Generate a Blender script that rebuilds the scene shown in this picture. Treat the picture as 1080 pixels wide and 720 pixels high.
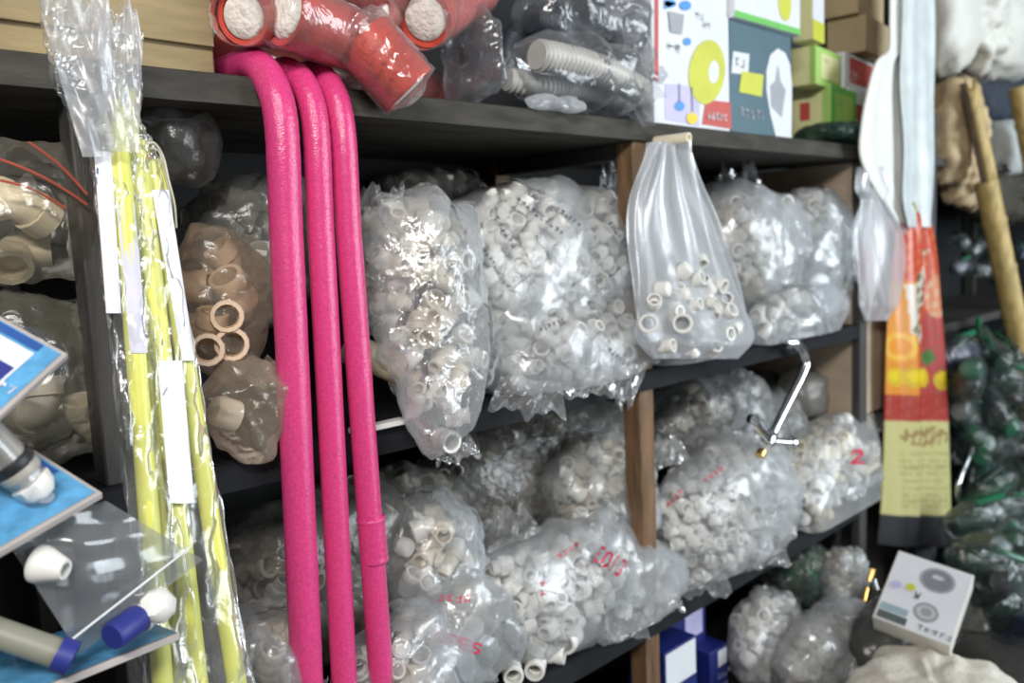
import bpy, bmesh, math, random
import numpy as np
from mathutils import Vector, Matrix
from mathutils.bvhtree import BVHTree

rnd = random.Random(7)
SC = bpy.context.scene
C = SC.collection
for o in list(bpy.data.objects):
    bpy.data.objects.remove(o)

# ------------------------------------------------------------------ camera
CAM = np.array([0.0, -1.0, 1.5])
FPX = 876.0
YAW, PITCH, ROLL = math.radians(43.15), math.radians(6.564), math.radians(-2.557)
_f = np.array([math.sin(YAW) * math.cos(PITCH), math.cos(YAW) * math.cos(PITCH), -math.sin(PITCH)])
_r0 = np.array([math.cos(YAW), -math.sin(YAW), 0.0])
_u0 = np.cross(_r0, _f)
_r = _r0 * math.cos(ROLL) + _u0 * math.sin(ROLL)
_u = -_r0 * math.sin(ROLL) + _u0 * math.cos(ROLL)
cd = bpy.data.cameras.new('camera')
cam = bpy.data.objects.new('camera', cd)
C.objects.link(cam)
M4 = Matrix.Identity(4)
for i in range(3):
    M4[i][0], M4[i][1], M4[i][2], M4[i][3] = _r[i], _u[i], -_f[i], CAM[i]
cam.matrix_world = M4
cd.sensor_width = 36.0
cd.lens = FPX / 1080.0 * 36.0
cd.clip_start = 0.02
cd.dof.use_dof = True
cd.dof.focus_distance = 1.0
cd.dof.aperture_fstop = 3.5
SC.camera = cam

# ------------------------------------------------------------------ light
wd = bpy.data.worlds.new('room_air')
SC.world = wd
wd.use_nodes = True
wd.node_tree.nodes['Background'].inputs[0].default_value = (0.80, 0.86, 0.90, 1)
wd.node_tree.nodes['Background'].inputs[1].default_value = 0.13


def area(name, loc, target, sx, sy, power, col):
    d = bpy.data.lights.new(name, 'AREA')
    d.shape = 'RECTANGLE'
    d.size, d.size_y = sx, sy
    d.energy = power
    d.color = col
    o = bpy.data.objects.new(name, d)
    C.objects.link(o)
    o.location = loc
    o.rotation_euler = (Vector(target) - Vector(loc)).to_track_quat('-Z', 'Y').to_euler()
    return o


area('doorway_daylight', (3.6, -3.4, 1.9), (1.5, 0.1, 1.3), 2.6, 2.2, 135, (0.86, 0.94, 1.0))
area('ceiling_tube_light', (-0.7, -1.7, 2.7), (0.6, 0.0, 1.3), 1.2, 0.22, 46, (1.0, 0.97, 0.93))
SC.view_settings.view_transform = 'Standard'
SC.view_settings.look = 'None'
SC.view_settings.gamma = 1.0
SC.view_settings.use_curve_mapping = False
SC.view_settings.exposure = 0.35
SC.cycles.transparent_max_bounces = 16


# ------------------------------------------------------------------ pixel helpers
def ray(px, py):
    d = _f * FPX + _r * (px - 540) - _u * (py - 360)
    return d / np.linalg.norm(d)


def P(px, py, Y):
    """photo pixel -> point on the vertical plane y = Y (parallel to the rack front)"""
    d = ray(px, py)
    return CAM + d * ((Y - CAM[1]) / d[1])


def depth(p):
    return float((np.asarray(p) - CAM) @ _f)


# ------------------------------------------------------------------ materials
MATS = {}


def mat(name, col, rough=0.6, metal=0.0, var=0.12, scale=18.0, bump=0.0, bscale=60.0, spec=0.5, stretch=None, subs=0.0):
    if name in MATS:
        return MATS[name]
    m = bpy.data.materials.new(name)
    m.use_nodes = True
    nt = m.node_tree
    b = nt.nodes['Principled BSDF']
    b.inputs['Roughness'].default_value = rough
    b.inputs['Metallic'].default_value = metal
    b.inputs['Specular IOR Level'].default_value = spec
    if subs:
        b.inputs['Subsurface Weight'].default_value = subs
        b.inputs['Subsurface Radius'].default_value = (0.01, 0.008, 0.006)
    tc = nt.nodes.new('ShaderNodeTexCoord')
    mp = nt.nodes.new('ShaderNodeMapping')
    nt.links.new(tc.outputs['Object'], mp.inputs[0])
    if stretch:
        mp.inputs['Scale'].default_value = stretch
    n = nt.nodes.new('ShaderNodeTexNoise')
    n.inputs['Scale'].default_value = scale
    n.inputs['Detail'].default_value = 5
    nt.links.new(mp.outputs[0], n.inputs['Vector'])
    rp = nt.nodes.new('ShaderNodeValToRGB')
    c = np.array(col[:3])
    rp.color_ramp.elements[0].position = 0.3
    rp.color_ramp.elements[1].position = 0.72
    rp.color_ramp.elements[0].color = (*np.clip(c * (1 - var), 0, 1), 1)
    rp.color_ramp.elements[1].color = (*np.clip(c * (1 + var), 0, 1), 1)
    nt.links.new(n.outputs['Fac'], rp.inputs[0])
    nt.links.new(rp.outputs[0], b.inputs['Base Color'])
    if bump:
        n2 = nt.nodes.new('ShaderNodeTexNoise')
        n2.inputs['Scale'].default_value = bscale
        n2.inputs['Detail'].default_value = 4
        nt.links.new(mp.outputs[0], n2.inputs['Vector'])
        bp = nt.nodes.new('ShaderNodeBump')
        bp.inputs['Strength'].default_value = bump
        bp.inputs['Distance'].default_value = 0.01
        nt.links.new(n2.outputs['Fac'], bp.inputs['Height'])
        nt.links.new(bp.outputs[0], b.inputs['Normal'])
    MATS[name] = m
    return m


def film(name, col=(0.93, 0.95, 0.97), opac=0.22, edge=0.35, rough=0.24, gloss=0.2, bump=0.22, bscale=36.0):
    """thin plastic sheet: mostly see-through, milky at grazing angles, with glints on its creases"""
    if name in MATS:
        return MATS[name]
    m = bpy.data.materials.new(name)
    m.use_nodes = True
    nt = m.node_tree
    nt.nodes.remove(nt.nodes['Principled BSDF'])
    out = nt.nodes['Material Output']
    N = nt.nodes.new
    L = nt.links.new
    tc = N('ShaderNodeTexCoord')
    n1 = N('ShaderNodeTexNoise')
    n1.inputs['Scale'].default_value = bscale
    n1.inputs['Detail'].default_value = 3
    n1.inputs['Distortion'].default_value = 1.6
    L(tc.outputs['Object'], n1.inputs['Vector'])
    bp = N('ShaderNodeBump')
    bp.inputs['Strength'].default_value = bump
    bp.inputs['Distance'].default_value = 0.012
    L(n1.outputs['Fac'], bp.inputs['Height'])
    tr = N('ShaderNodeBsdfTransparent')
    tr.inputs[0].default_value = (*[0.75 + 0.25 * v for v in col], 1)
    df = N('ShaderNodeBsdfDiffuse')
    df.inputs[0].default_value = (*col, 1)
    tl = N('ShaderNodeBsdfTranslucent')
    tl.inputs[0].default_value = (*col, 1)
    L(bp.outputs[0], df.inputs['Normal'])
    mx0 = N('ShaderNodeMixShader')
    mx0.inputs[0].default_value = 0.45
    L(df.outputs[0], mx0.inputs[1])
    L(tl.outputs[0], mx0.inputs[2])
    gl = N('ShaderNodeBsdfGlossy')
    gl.inputs['Roughness'].default_value = rough
    gl.inputs[0].default_value = (1, 1, 1, 1)
    L(bp.outputs[0], gl.inputs['Normal'])
    lw = N('ShaderNodeLayerWeight')
    lw.inputs[0].default_value = 0.35
    ma = N('ShaderNodeMath')
    ma.operation = 'MULTIPLY_ADD'
    ma.inputs[1].default_value = edge
    ma.inputs[2].default_value = opac
    L(lw.outputs['Facing'], ma.inputs[0])
    mx1 = N('ShaderNodeMixShader')
    L(ma.outputs[0], mx1.inputs[0])
    L(tr.outputs[0], mx1.inputs[1])
    L(mx0.outputs[0], mx1.inputs[2])
    fr = N('ShaderNodeFresnel')
    fr.inputs[0].default_value = 1.45
    L(bp.outputs[0], fr.inputs['Normal'])
    mg = N('ShaderNodeMath')
    mg.operation = 'MULTIPLY_ADD'
    mg.inputs[1].default_value = 0.55
    mg.inputs[2].default_value = gloss * 0.10
    L(fr.outputs[0], mg.inputs[0])
    mx2 = N('ShaderNodeMixShader')
    L(mg.outputs[0], mx2.inputs[0])
    L(mx1.outputs[0], mx2.inputs[1])
    L(gl.outputs[0], mx2.inputs[2])
    L(mx2.outputs[0], out.inputs[0])
    MATS[name] = m
    return m


def printmat(name, rough=0.5):
    """flat print: colour comes from the sheet's own 'print' colour layer"""
    if name in MATS:
        return MATS[name]
    m = bpy.data.materials.new(name)
    m.use_nodes = True
    nt = m.node_tree
    b = nt.nodes['Principled BSDF']
    b.inputs['Roughness'].default_value = rough
    a = nt.nodes.new('ShaderNodeVertexColor')
    a.layer_name = 'print'
    nt.links.new(a.outputs[0], b.inputs['Base Color'])
    MATS[name] = m
    return m


# colours are linear
WHITE = mat('white_pvc', (0.80, 0.79, 0.75), 0.38, var=0.05, scale=25)
CREAM = mat('cream_pvc', (0.84, 0.76, 0.58), 0.4, var=0.08, scale=25)
PEACH = mat('peach_pvc', (0.62, 0.45, 0.32), 0.42, var=0.10, scale=25)
GREYP = mat('grey_pvc', (0.36, 0.34, 0.30), 0.45, var=0.10, scale=25)
BEIGE = mat('beige_pvc', (0.66, 0.60, 0.50), 0.42, var=0.08, scale=25)
FOLD = film('slack_film', col=(0.88, 0.91, 0.94), opac=0.18, edge=0.32, rough=0.2, gloss=0.4, bump=0.15, bscale=26)
CLEAR = film('clear_film', opac=0.17, edge=0.32)
MILKY = film('milky_film', col=(0.80, 0.82, 0.85), opac=0.38, edge=0.32, rough=0.34, gloss=0.05, bump=0.08, bscale=30)
HAZY = film('hazy_film', col=(0.86, 0.88, 0.88), opac=0.20, edge=0.32)
GREYF = film('grey_film', col=(0.50, 0.53, 0.55), opac=0.26, edge=0.30)
WARMF = film('yellowed_film', col=(0.80, 0.68, 0.52), opac=0.16, edge=0.30)
DIMF = film('dusty_shaded_film', col=(0.30, 0.30, 0.28), opac=0.34, edge=0.25, bump=0.3)  # dull dusty film, its colour darkened further for shade around the rear bags
WRAP = film('shrink_wrap', opac=0.04, edge=0.22, rough=0.10, gloss=0.5, bump=0.35, bscale=30)
SLEEVE = film('sleeve_film', opac=0.07, edge=0.28, rough=0.2, gloss=0.5, bump=0.15, bscale=30)
BOARD = mat('dark_painted_board', (0.013, 0.014, 0.017), 0.8, var=0.35, scale=9, bump=0.15, spec=0.2)
TOPBOARD = mat('grimy_grey_board', (0.060, 0.056, 0.048), 0.8, var=0.4, scale=10, bump=0.2, stretch=(1, 4, 4), spec=0.25)
POST = mat('brown_wood', (0.17, 0.095, 0.045), 0.6, var=0.45, scale=14, bump=0.3, stretch=(5, 5, 0.6))
DPOST = mat('dark_grey_wood', (0.05, 0.046, 0.042), 0.65, var=0.3, scale=14, bump=0.2, stretch=(5, 5, 0.6))
PLY = mat('tan_plywood', (0.46, 0.36, 0.26), 0.6, var=0.12, scale=8, bump=0.08, stretch=(1, 1, 3))
KRAFT = mat('kraft_board', (0.30, 0.23, 0.12), 0.8, var=0.16, scale=10, bump=0.12, stretch=(1, 1, 6))
KRAFT2 = mat('dull_kraft_board', (0.46, 0.35, 0.20), 0.8, var=0.14, scale=10, bump=0.12)
WALLM = mat('dim_plaster', (0.035, 0.038, 0.042), 0.9, var=0.15, scale=4, bump=0.1)
FLOORM = mat('concrete', (0.16, 0.155, 0.15), 0.8, var=0.25, scale=6, bump=0.15)
PINK = mat('pink_foam', (0.64, 0.05, 0.20), 0.24, var=0.14, scale=260, bump=0.16, bscale=420, spec=0.6)
REDF = mat('red_foam', (0.52, 0.055, 0.035), 0.5, var=0.25, scale=30, bump=0.2)
WOOL = mat('white_wadding', (0.80, 0.74, 0.68), 0.9, var=0.10, scale=60, bump=0.5, bscale=120)
YELLOW = mat('yellow_plastic', (0.66, 0.66, 0.14), 0.35, var=0.08, scale=20)
PAPER = mat('white_paper', (0.80, 0.80, 0.84), 0.7, var=0.05)
LILAC = mat('lilac_paper', (0.62, 0.60, 0.68), 0.7, var=0.06)
INK = mat('dark_ink', (0.05, 0.05, 0.09), 0.6, var=0.1)
BLUEINK = mat('blue_ink', (0.05, 0.06, 0.26), 0.6, var=0.1)
REDINK = mat('red_ink', (0.62, 0.03, 0.09), 0.6, var=0.15)
CHROME = mat('chrome', (0.80, 0.80, 0.82), 0.12, 1.0, var=0.03)
STEEL = mat('dull_steel', (0.45, 0.46, 0.48), 0.32, 1.0, var=0.08)
BRASS = mat('brass', (0.70, 0.45, 0.16), 0.25, 1.0, var=0.1)
BLACKP = mat('black_plastic', (0.015, 0.016, 0.018), 0.45, var=0.2)
DARKG = mat('dark_grey_plastic', (0.05, 0.055, 0.06), 0.4, var=0.2)


# ------------------------------------------------------------------ mesh builder
class MB:
    def __init__(self):
        self.v = []
        self.f = []

    def add(self, vs, fs):
        n = len(self.v)
        self.v += [tuple(map(float, p)) for p in vs]
        self.f += [tuple(i + n for i in q) for q in fs]
        return self

    def box(self, c, s, R=None):
        c = np.asarray(c, float)
        h = np.asarray(s, float) / 2
        vs = []
        for k in range(8):
            d = h * np.array([1 if k & 1 else -1, 1 if k & 2 else -1, 1 if k & 4 else -1])
            if R is not None:
                d = R @ d
            vs.append(c + d)
        return self.add(vs, [(0, 2, 3, 1), (4, 5, 7, 6), (0, 1, 5, 4), (2, 6, 7, 3), (0, 4, 6, 2), (1, 3, 7, 5)])

    def tube(self, path, rad, seg=12, cap=True, squash=None):
        pts = [np.asarray(p, float) for p in path]
        n = len(pts)
        if np.isscalar(rad):
            rad = [rad] * n
        T = []
        for i in range(n):
            a = pts[min(i + 1, n - 1)] - pts[max(i - 1, 0)]
            T.append(a / (np.linalg.norm(a) + 1e-12))
        up = np.array([0, 0, 1.0]) if abs(T[0][2]) < 0.9 else np.array([0, 1.0, 0])
        N = np.cross(T[0], up)
        N /= np.linalg.norm(N)
        vs = []
        for i in range(n):
            N = N - T[i] * (N @ T[i])
            N /= np.linalg.norm(N) + 1e-12
            B = np.cross(T[i], N)
            sq = squash[i] if squash else 1.0
            for k in range(seg):
                a = 2 * math.pi * k / seg
                vs.append(pts[i] + rad[i] * (math.cos(a) * N + sq * math.sin(a) * B))
        fs = []
        for i in range(n - 1):
            for k in range(seg):
                a, b = i * seg + k, i * seg + (k + 1) % seg
                fs.append((a, b, b + seg, a + seg))
        if cap:
            fs.append(tuple(reversed(range(seg))))
            fs.append(tuple((n - 1) * seg + k for k in range(seg)))
        return self.add(vs, fs)

    def lathe(self, prof, origin=(0, 0, 0), axis=(0, 0, 1), seg=14, closed=False):
        """prof: list of (radius, height); closed joins last ring to the first (a hollow ring body)"""
        ax = np.asarray(axis, float)
        ax /= np.linalg.norm(ax)
        t = np.array([1.0, 0, 0]) if abs(ax[0]) < 0.8 else np.array([0, 1.0, 0])
        u = np.cross(ax, t)
        u /= np.linalg.norm(u)
        w = np.cross(ax, u)
        o = np.asarray(origin, float)
        vs = []
        for r, h in prof:
            for k in range(seg):
                a = 2 * math.pi * k / seg
                vs.append(o + ax * h + r * (math.cos(a) * u + math.sin(a) * w))
        fs = []
        m = len(prof)
        for i in range(m if closed else m - 1):
            j = (i + 1) % m
            for k in range(seg):
                k2 = (k + 1) % seg
                fs.append((i * seg + k, i * seg + k2, j * seg + k2, j * seg + k))
        if not closed:
            if prof[0][0] > 1e-6:
                fs.append(tuple(reversed(range(seg))))
            if prof[-1][0] > 1e-6:
                fs.append(tuple((m - 1) * seg + k for k in range(seg)))
        return self.add(vs, fs)

    def grid(self, fn, nu, nv, wrap=False):
        vs = [fn(i / (nu - (0 if wrap else 1)), j / (nv - 1)) for j in range(nv) for i in range(nu)]
        fs = []
        for j in range(nv - 1):
            for i in range(nu if wrap else nu - 1):
                i2 = (i + 1) % nu
                fs.append((j * nu + i, j * nu + i2, (j + 1) * nu + i2, (j + 1) * nu + i))
        return self.add(vs, fs)

    def mesh(self, name, smooth=True, sharp=True):
        me = bpy.data.meshes.new(name)
        me.from_pydata(self.v, [], self.f)
        me.validate()
        bm = bmesh.new()
        bm.from_mesh(me)
        bmesh.ops.recalc_face_normals(bm, faces=bm.faces)
        bm.to_mesh(me)
        bm.free()
        if smooth:
            for p in me.polygons:
                p.use_smooth = True
            if sharp:
                me.set_sharp_from_angle(angle=math.radians(42))
        return me

    def build(self, name, m, parent=None, smooth=True, bevel=0.0, sharp=True):
        o = bpy.data.objects.new(name, self.mesh(name, smooth, sharp))
        o.data.materials.append(m)
        C.objects.link(o)
        if parent is not None:
            o.parent = parent
            o.matrix_parent_inverse = Matrix.Translation(-Vector(parent.location)) if parent.type == 'EMPTY' else Matrix.Identity(4)
        if bevel:
            md = o.modifiers.new('bevel', 'BEVEL')
            md.width = bevel
            md.segments = 2
            md.limit_method = 'ANGLE'
        return o


def tag(o, label, cat=None, group=None, kind=None):
    if label:
        o['label'] = label
    if cat:
        o['category'] = cat
    if group:
        o['group'] = group
    if kind:
        o['kind'] = kind
    return o


def empty(name, loc, label, cat, group=None):
    o = bpy.data.objects.new(name, None)
    o.empty_display_size = 0.05
    o.location = Vector(tuple(map(float, loc)))
    C.objects.link(o)
    return tag(o, label, cat, group)


def rotz(a):
    return np.array([[math.cos(a), -math.sin(a), 0], [math.sin(a), math.cos(a), 0], [0, 0, 1]])


def noise(p, seed, freq, octs=3):
    """cheap warped-sine noise on an (n,3) array, about -1..1"""
    rs = np.random.RandomState(seed)
    p = np.asarray(p, float)
    out = np.zeros(len(p))
    amp, tot = 1.0, 0.0
    for k in range(octs):
        d1, d2, d3 = rs.normal(size=(3, 3))
        f = freq * 2 ** k
        w = np.sin(p @ d2 * f * 0.7 + rs.rand() * 6) * 1.7 + np.sin(p @ d3 * f * 0.45 + rs.rand() * 6) * 1.3
        out += amp * np.sin(p @ d1 * f + w + rs.rand() * 6)
        tot += amp
        amp *= 0.55
    return out / tot


def ridge(p, seed, freq):
    return 1 - 2 * np.abs(noise(p, seed, freq, 2))


def crumple(p, seed, freq):
    """flat facets meeting in sharp folds, about -1..1"""
    rs = np.random.RandomState(seed)
    out = np.zeros(len(p))
    for k in range(4):
        d = rs.normal(size=3)
        d /= np.linalg.norm(d)
        x = p @ d * freq * rs.uniform(.6, 1.3) + rs.rand() + 0.45 * noise(p, seed + 31 + k, freq * 1.2, 1)
        out += np.abs((x - np.floor(x)) - .5) * 4 - 1
    return out / 2.2


def text_strokes(n, seed, wide=0.8):
    """unreadable small print: clusters of strokes in cells, unit height; list of (x0,y0,x1,y1,w)"""
    r = random.Random(seed)
    out = []
    for i in range(n):
        x = i * 1.08
        for k in range(r.randint(2, 3)):
            y = r.uniform(0.05, 0.95)
            out.append((x + r.uniform(0, .2), y, x + wide - r.uniform(0, .15), y + r.uniform(-.08, .08), 0.11))
        for k in range(r.randint(1, 2)):
            xx = x + r.uniform(0.1, wide - 0.1)
            out.append((xx, r.uniform(0, .3), xx + r.uniform(-.1, .1), r.uniform(.7, 1), 0.12))
    return out


GLYPH = {'2': [(0, .8, .2, 1), (.2, 1, .5, 1), (.5, 1, .6, .75), (.6, .75, 0, 0), (0, 0, .65, 0)],
         'U': [(0, 1, 0, .15), (0, .15, .15, 0), (.15, 0, .45, 0), (.45, 0, .6, .15), (.6, .15, .6, 1)],
         'P': [(0, 0, 0, 1), (0, 1, .5, 1), (.5, 1, .6, .75), (.6, .75, .5, .5), (.5, .5, 0, .5)],
         'E': [(0, 0, 0, 1), (0, 1, .6, 1), (0, .5, .5, .5), (0, 0, .6, 0)],
         'S': [(.6, .9, .3, 1), (.3, 1, 0, .8), (0, .8, .1, .55), (.1, .55, .5, .45), (.5, .45, .6, .2), (.6, .2, .3, 0), (.3, 0, 0, .1)],
         'W': [(0, 1, .15, 0), (.15, 0, .3, .7), (.3, .7, .45, 0), (.45, 0, .6, 1)],
         'O': [(0, .2, 0, .8), (0, .8, .2, 1), (.2, 1, .4, 1), (.4, 1, .6, .8), (.6, .8, .6, .2), (.6, .2, .4, 0), (.4, 0, .2, 0), (.2, 0, 0, .2)],
         'I': [(.3, 0, .3, 1)], '[': [(.4, 1, .1, 1), (.1, 1, .1, 0), (.1, 0, .4, 0)], ']': [(.1, 1, .4, 1), (.4, 1, .4, 0), (.4, 0, .1, 0)]}


def word(s, w=0.12):
    out = []
    for i, ch in enumerate(s):
        out += [(a + i * .8, b, c + i * .8, d, w) for a, b, c, d in GLYPH.get(ch, [])]
    return out


def stroke_quads(strokes):
    for x0, y0, x1, y1, w in strokes:
        dx, dy = x1 - x0, y1 - y0
        L = math.hypot(dx, dy) + 1e-9
        nx, ny = -dy / L * w / 2, dx / L * w / 2
        ex, ey = dx / L * w * .4, dy / L * w * .4
        yield [(x0 - ex + nx, y0 - ey + ny), (x0 - ex - nx, y0 - ey - ny), (x1 + ex - nx, y1 + ey - ny), (x1 + ex + nx, y1 + ey + ny)]


def print_on(obj, strokes, m, p0, p1, hpx, name='print'):
    """lay strokes on the sheet of obj: baseline between two photo pixels, height in photo pixels"""
    bvv, bvf = [], []
    for q in [obj] + [c for c in obj.children if c.name.startswith('loose_fold')]:
        n = len(bvv)
        bvv += [tuple(v.co) for v in q.data.vertices]
        bvf += [tuple(i + n for i in f.vertices) for f in q.data.polygons]
    bv = BVHTree.FromPolygons(bvv, bvf)
    off = obj.matrix_world.translation if obj.parent is None else Vector((0, 0, 0))
    p0, p1 = np.array(p0, float), np.array(p1, float)
    n = max(max(s[0], s[2]) for s in strokes)
    ux = (p1 - p0) / n
    e = (p1 - p0) / np.linalg.norm(p1 - p0)
    uy = np.array([e[1], -e[0]]) * hpx
    mb = MB()
    for q in stroke_quads(strokes):
        pts = []
        # split each stroke in two so that it follows the sheet
        a, b, c, d = [np.array(t) for t in q]
        ring = [a, b, (b + c) / 2, c, d, (a + d) / 2]
        for x, y in ring:
            s = p0 + ux * x + uy * y
            dr = ray(*s)
            h = bv.ray_cast(Vector(CAM) , Vector(dr))
            if h[0] is None:
                break
            pts.append(np.array(h[0]) - dr * 0.0012)
        if len(pts) == 6:
            mb.add(pts, [(0, 1, 2, 5), (5, 2, 3, 4)])
    if mb.v:
        mb.build(name, m, obj, smooth=False)['kind'] = 'stuff'


def face_print(parent, o, ux, uy, items, off=0.0008, name='print'):
    """flat print on a face: origin o, axes ux, uy in metres; items = (material, list of polygons in (x,y) metres)"""
    o, ux, uy = np.asarray(o, float), np.asarray(ux, float), np.asarray(uy, float)
    nn = np.cross(ux, uy)
    nn /= np.linalg.norm(nn)
    if nn @ (CAM - o) < 0:
        nn = -nn
    for k, (m, polys, nm) in enumerate(items):
        mb = MB()
        for q in polys:
            if len(polys) <= 6 and mb.v:
                mb.build(nm or name, m, parent, smooth=False)
                mb = MB()
            mb.add([o + ux * x + uy * y + nn * (off + k * 0.0004) for x, y in q], [tuple(range(len(q)))])
        pr_ = mb.build(nm or name, m, parent, smooth=False)
        if len(polys) > 6:
            pr_['kind'] = 'stuff'


def disc(cx, cy, rx, ry, n=24, rot=0.0):
    return [(cx + rx * math.cos(2 * math.pi * i / n) * math.cos(rot) - ry * math.sin(2 * math.pi * i / n) * math.sin(rot),
             cy + rx * math.cos(2 * math.pi * i / n) * math.sin(rot) + ry * math.sin(2 * math.pi * i / n) * math.cos(rot)) for i in range(n)]


def ringquads(cx, cy, ro, ri, n=24):
    out = []
    for i in range(n):
        a, b = 2 * math.pi * i / n, 2 * math.pi * (i + 1) / n
        out.append([(cx + ro[0] * math.cos(a), cy + ro[1] * math.sin(a)), (cx + ro[0] * math.cos(b), cy + ro[1] * math.sin(b)),
                    (cx + ri[0] * math.cos(b), cy + ri[1] * math.sin(b)), (cx + ri[0] * math.cos(a), cy + ri[1] * math.sin(a))])
    return out


def rect(x0, y0, x1, y1):
    return [(x0, y0), (x1, y0), (x1, y1), (x0, y1)]


def strokes_at(strokes, x, y, h, sx=1.0):
    return [[(x + a * h * sx, y + b * h) for a, b in q] for q in stroke_quads(strokes)]


# ------------------------------------------------------------------ pipe fittings (unit size about 1)
def fit_coupling():
    return MB().lathe([(.30, -.45), (.40, -.45), (.42, -.40), (.42, -.12), (.39, -.06), (.39, .06), (.42, .12), (.42, .40), (.40, .45), (.30, .45), (.30, .02), (.26, 0), (.30, -.02)], seg=14, closed=True)


def fit_reducer():
    return MB().lathe([(.32, -.42), (.42, -.42), (.43, -.38), (.43, 0), (.30, .12), (.28, .14), (.28, .44), (.20, .44), (.20, 0), (.32, -.04)], seg=14, closed=True)


def fit_cap():
    return MB().lathe([(.30, -.34), (.40, -.34), (.41, -.30), (.41, .16), (.36, .28), (.22, .34), (0.0, .36), (0.0, .2), (.30, .12)], seg=14, closed=True)


def fit_elbow():
    mb = MB()
    pth, rr = [], []
    for i in range(7):
        a = math.pi / 2 * i / 6
        pth.append((-.22 + .30 * math.sin(a) , 0, .22 - .30 * (1 - math.cos(a)) - .12))
        rr.append(.27)
    mb.tube(pth, rr, seg=12)
    a0, a1 = np.array(pth[0]), np.array(pth[-1])
    mb.lathe([(.24, -.02), (.33, -.02), (.33, .28), (.24, .28), (.24, .05)], a0, (-1, 0, 0), 12, closed=True)
    mb.lathe([(.24, -.02), (.33, -.02), (.33, .28), (.24, .28), (.24, .05)], a1, (0, 0, -1), 12, closed=True)
    return mb


def fit_tee():
    mb = MB()
    mb.lathe([(.22, -.5), (.32, -.5), (.32, -.28), (.27, -.25), (.27, .25), (.32, .28), (.32, .5), (.22, .5), (.20, 0)], (0, 0, -.08), (1, 0, 0), 12, closed=True)
    mb.lathe([(.22, .2), (.26, .15), (.27, .25), (.32, .28), (.32, .48), (.22, .48)], (0, 0, -.12), (0, 0, 1), 12, closed=True)
    return mb


def fit_adapter():
    mb = MB().lathe([(.24, -.46), (.31, -.46), (.31, -.12), (.31, -.10), (.24, -.08)], seg=12, closed=True)
    mb.lathe([(.26, -.12), (.44, -.12), (.46, -.08), (.46, .14), (.44, .18), (.26, .18)], seg=6, closed=True)
    mb.lathe([(.27, .16), (.40, .16), (.40, .44), (.38, .46), (.28, .46), (.27, .2)], seg=12, closed=True)
    return mb


KIND = {'adapter_fitting': fit_adapter(), 'coupling_fitting': fit_coupling(), 'reducer_fitting': fit_reducer(), 'cap_fitting': fit_cap(), 'elbow_fitting': fit_elbow(), 'tee_fitting': fit_tee()}
KWORD = {'adapter_fitting': 'hex pipe adapter', 'coupling_fitting': 'pipe coupling', 'reducer_fitting': 'pipe reducer', 'cap_fitting': 'pipe end cap', 'elbow_fitting': 'pipe elbow', 'tee_fitting': 'pipe tee'}
MESHES = {}
COUNT = {}
PILE = {}


def fitting_mesh(kind, m):
    k = (kind, m.name)
    if k not in MESHES:
        me = KIND[kind].mesh(kind)
        me.materials.append(m)
        MESHES[k] = me
    return MESHES[k]


def fitting(kind, m, loc, size, rot, label, group):
    o = bpy.data.objects.new(kind, fitting_mesh(kind, m))
    C.objects.link(o)
    o.location = loc
    o.scale = (size, size, size)
    o.rotation_euler = rot
    COUNT[kind] = COUNT.get(kind, 0) + 1
    return tag(o, label, 'pipe fitting', group)


# ------------------------------------------------------------------ bags
def blob(px, py, Y, wpx, hpx, ry):
    """ellipsoid whose outline fills wpx x hpx photo pixels round (px, py), standing at depth Y"""
    c = P(px, py, Y)
    d = depth(c)
    phi = math.atan2(c[0], Y + 1)
    perp = wpx / 2 * d / FPX * math.cos(math.atan2(px - 540, FPX))
    rx2 = max(perp ** 2 - (ry * math.sin(phi)) ** 2, (0.35 * perp) ** 2) / math.cos(phi) ** 2
    return np.array(c), np.array([math.sqrt(rx2), ry, hpx / 2 * d / FPX])


def inside(p, blobs):
    """about <0 inside the union of rounded boxes, scaled to metres"""
    best = np.full(len(p), 9.0)
    for c, r in blobs:
        q = (np.abs((p - c) / r) ** 3.2).sum(1) ** (1 / 3.2)
        best = np.minimum(best, (q - 1) * r.min())
    return best


def exit_r(c0, D, blobs):
    tmax = max(np.linalg.norm(c - c0) + r.max() * 1.5 for c, r in blobs)
    ts = np.linspace(tmax, 0.0, 90)
    out = np.full(len(D), -1.0)
    prev = np.full(len(D), tmax)
    done = np.zeros(len(D), bool)
    pv = inside(c0 + D * tmax, blobs)
    for k in range(1, len(ts)):
        v = inside(c0 + D * ts[k], blobs)
        h = (~done) & (v < 0)
        if h.any():
            f = pv[h] / (pv[h] - v[h] + 1e-12)
            out[h] = ts[k - 1] + (ts[k] - ts[k - 1]) * np.clip(f, 0, 1)
            done |= h
        pv = v
    return out


def lumpy(blobs, seed, n=5):
    rs = np.random.RandomState(seed)
    out = []
    for c, r in blobs:
        out.append((c, r * 0.86))
        for k in range(n):
            d = rs.normal(size=3)
            d[1] = -abs(d[1]) * .8
            d /= np.linalg.norm(d)
            out.append((c + d * r * 0.56, r * rs.uniform(.40, .56)))
    return out


ICO = {}


def ico(sub):
    if sub not in ICO:
        bm = bmesh.new()
        bmesh.ops.create_icosphere(bm, subdivisions=sub, radius=1)
        V = np.array([v.co[:] for v in bm.verts])
        F = [tuple(v.index for v in f.verts) for f in bm.faces]
        E_ = np.array([[e.verts[0].index, e.verts[1].index] for e in bm.edges])
        bm.free()
        ICO[sub] = (V, F, E_)
    return ICO[sub]


def nsmooth(val, E_, n):
    s = np.zeros(n)
    c = np.zeros(n)
    np.add.at(s, E_[:, 0], val[E_[:, 1]])
    np.add.at(s, E_[:, 1], val[E_[:, 0]])
    np.add.at(c, E_[:, 0], 1)
    np.add.at(c, E_[:, 1], 1)
    return s / c


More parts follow.
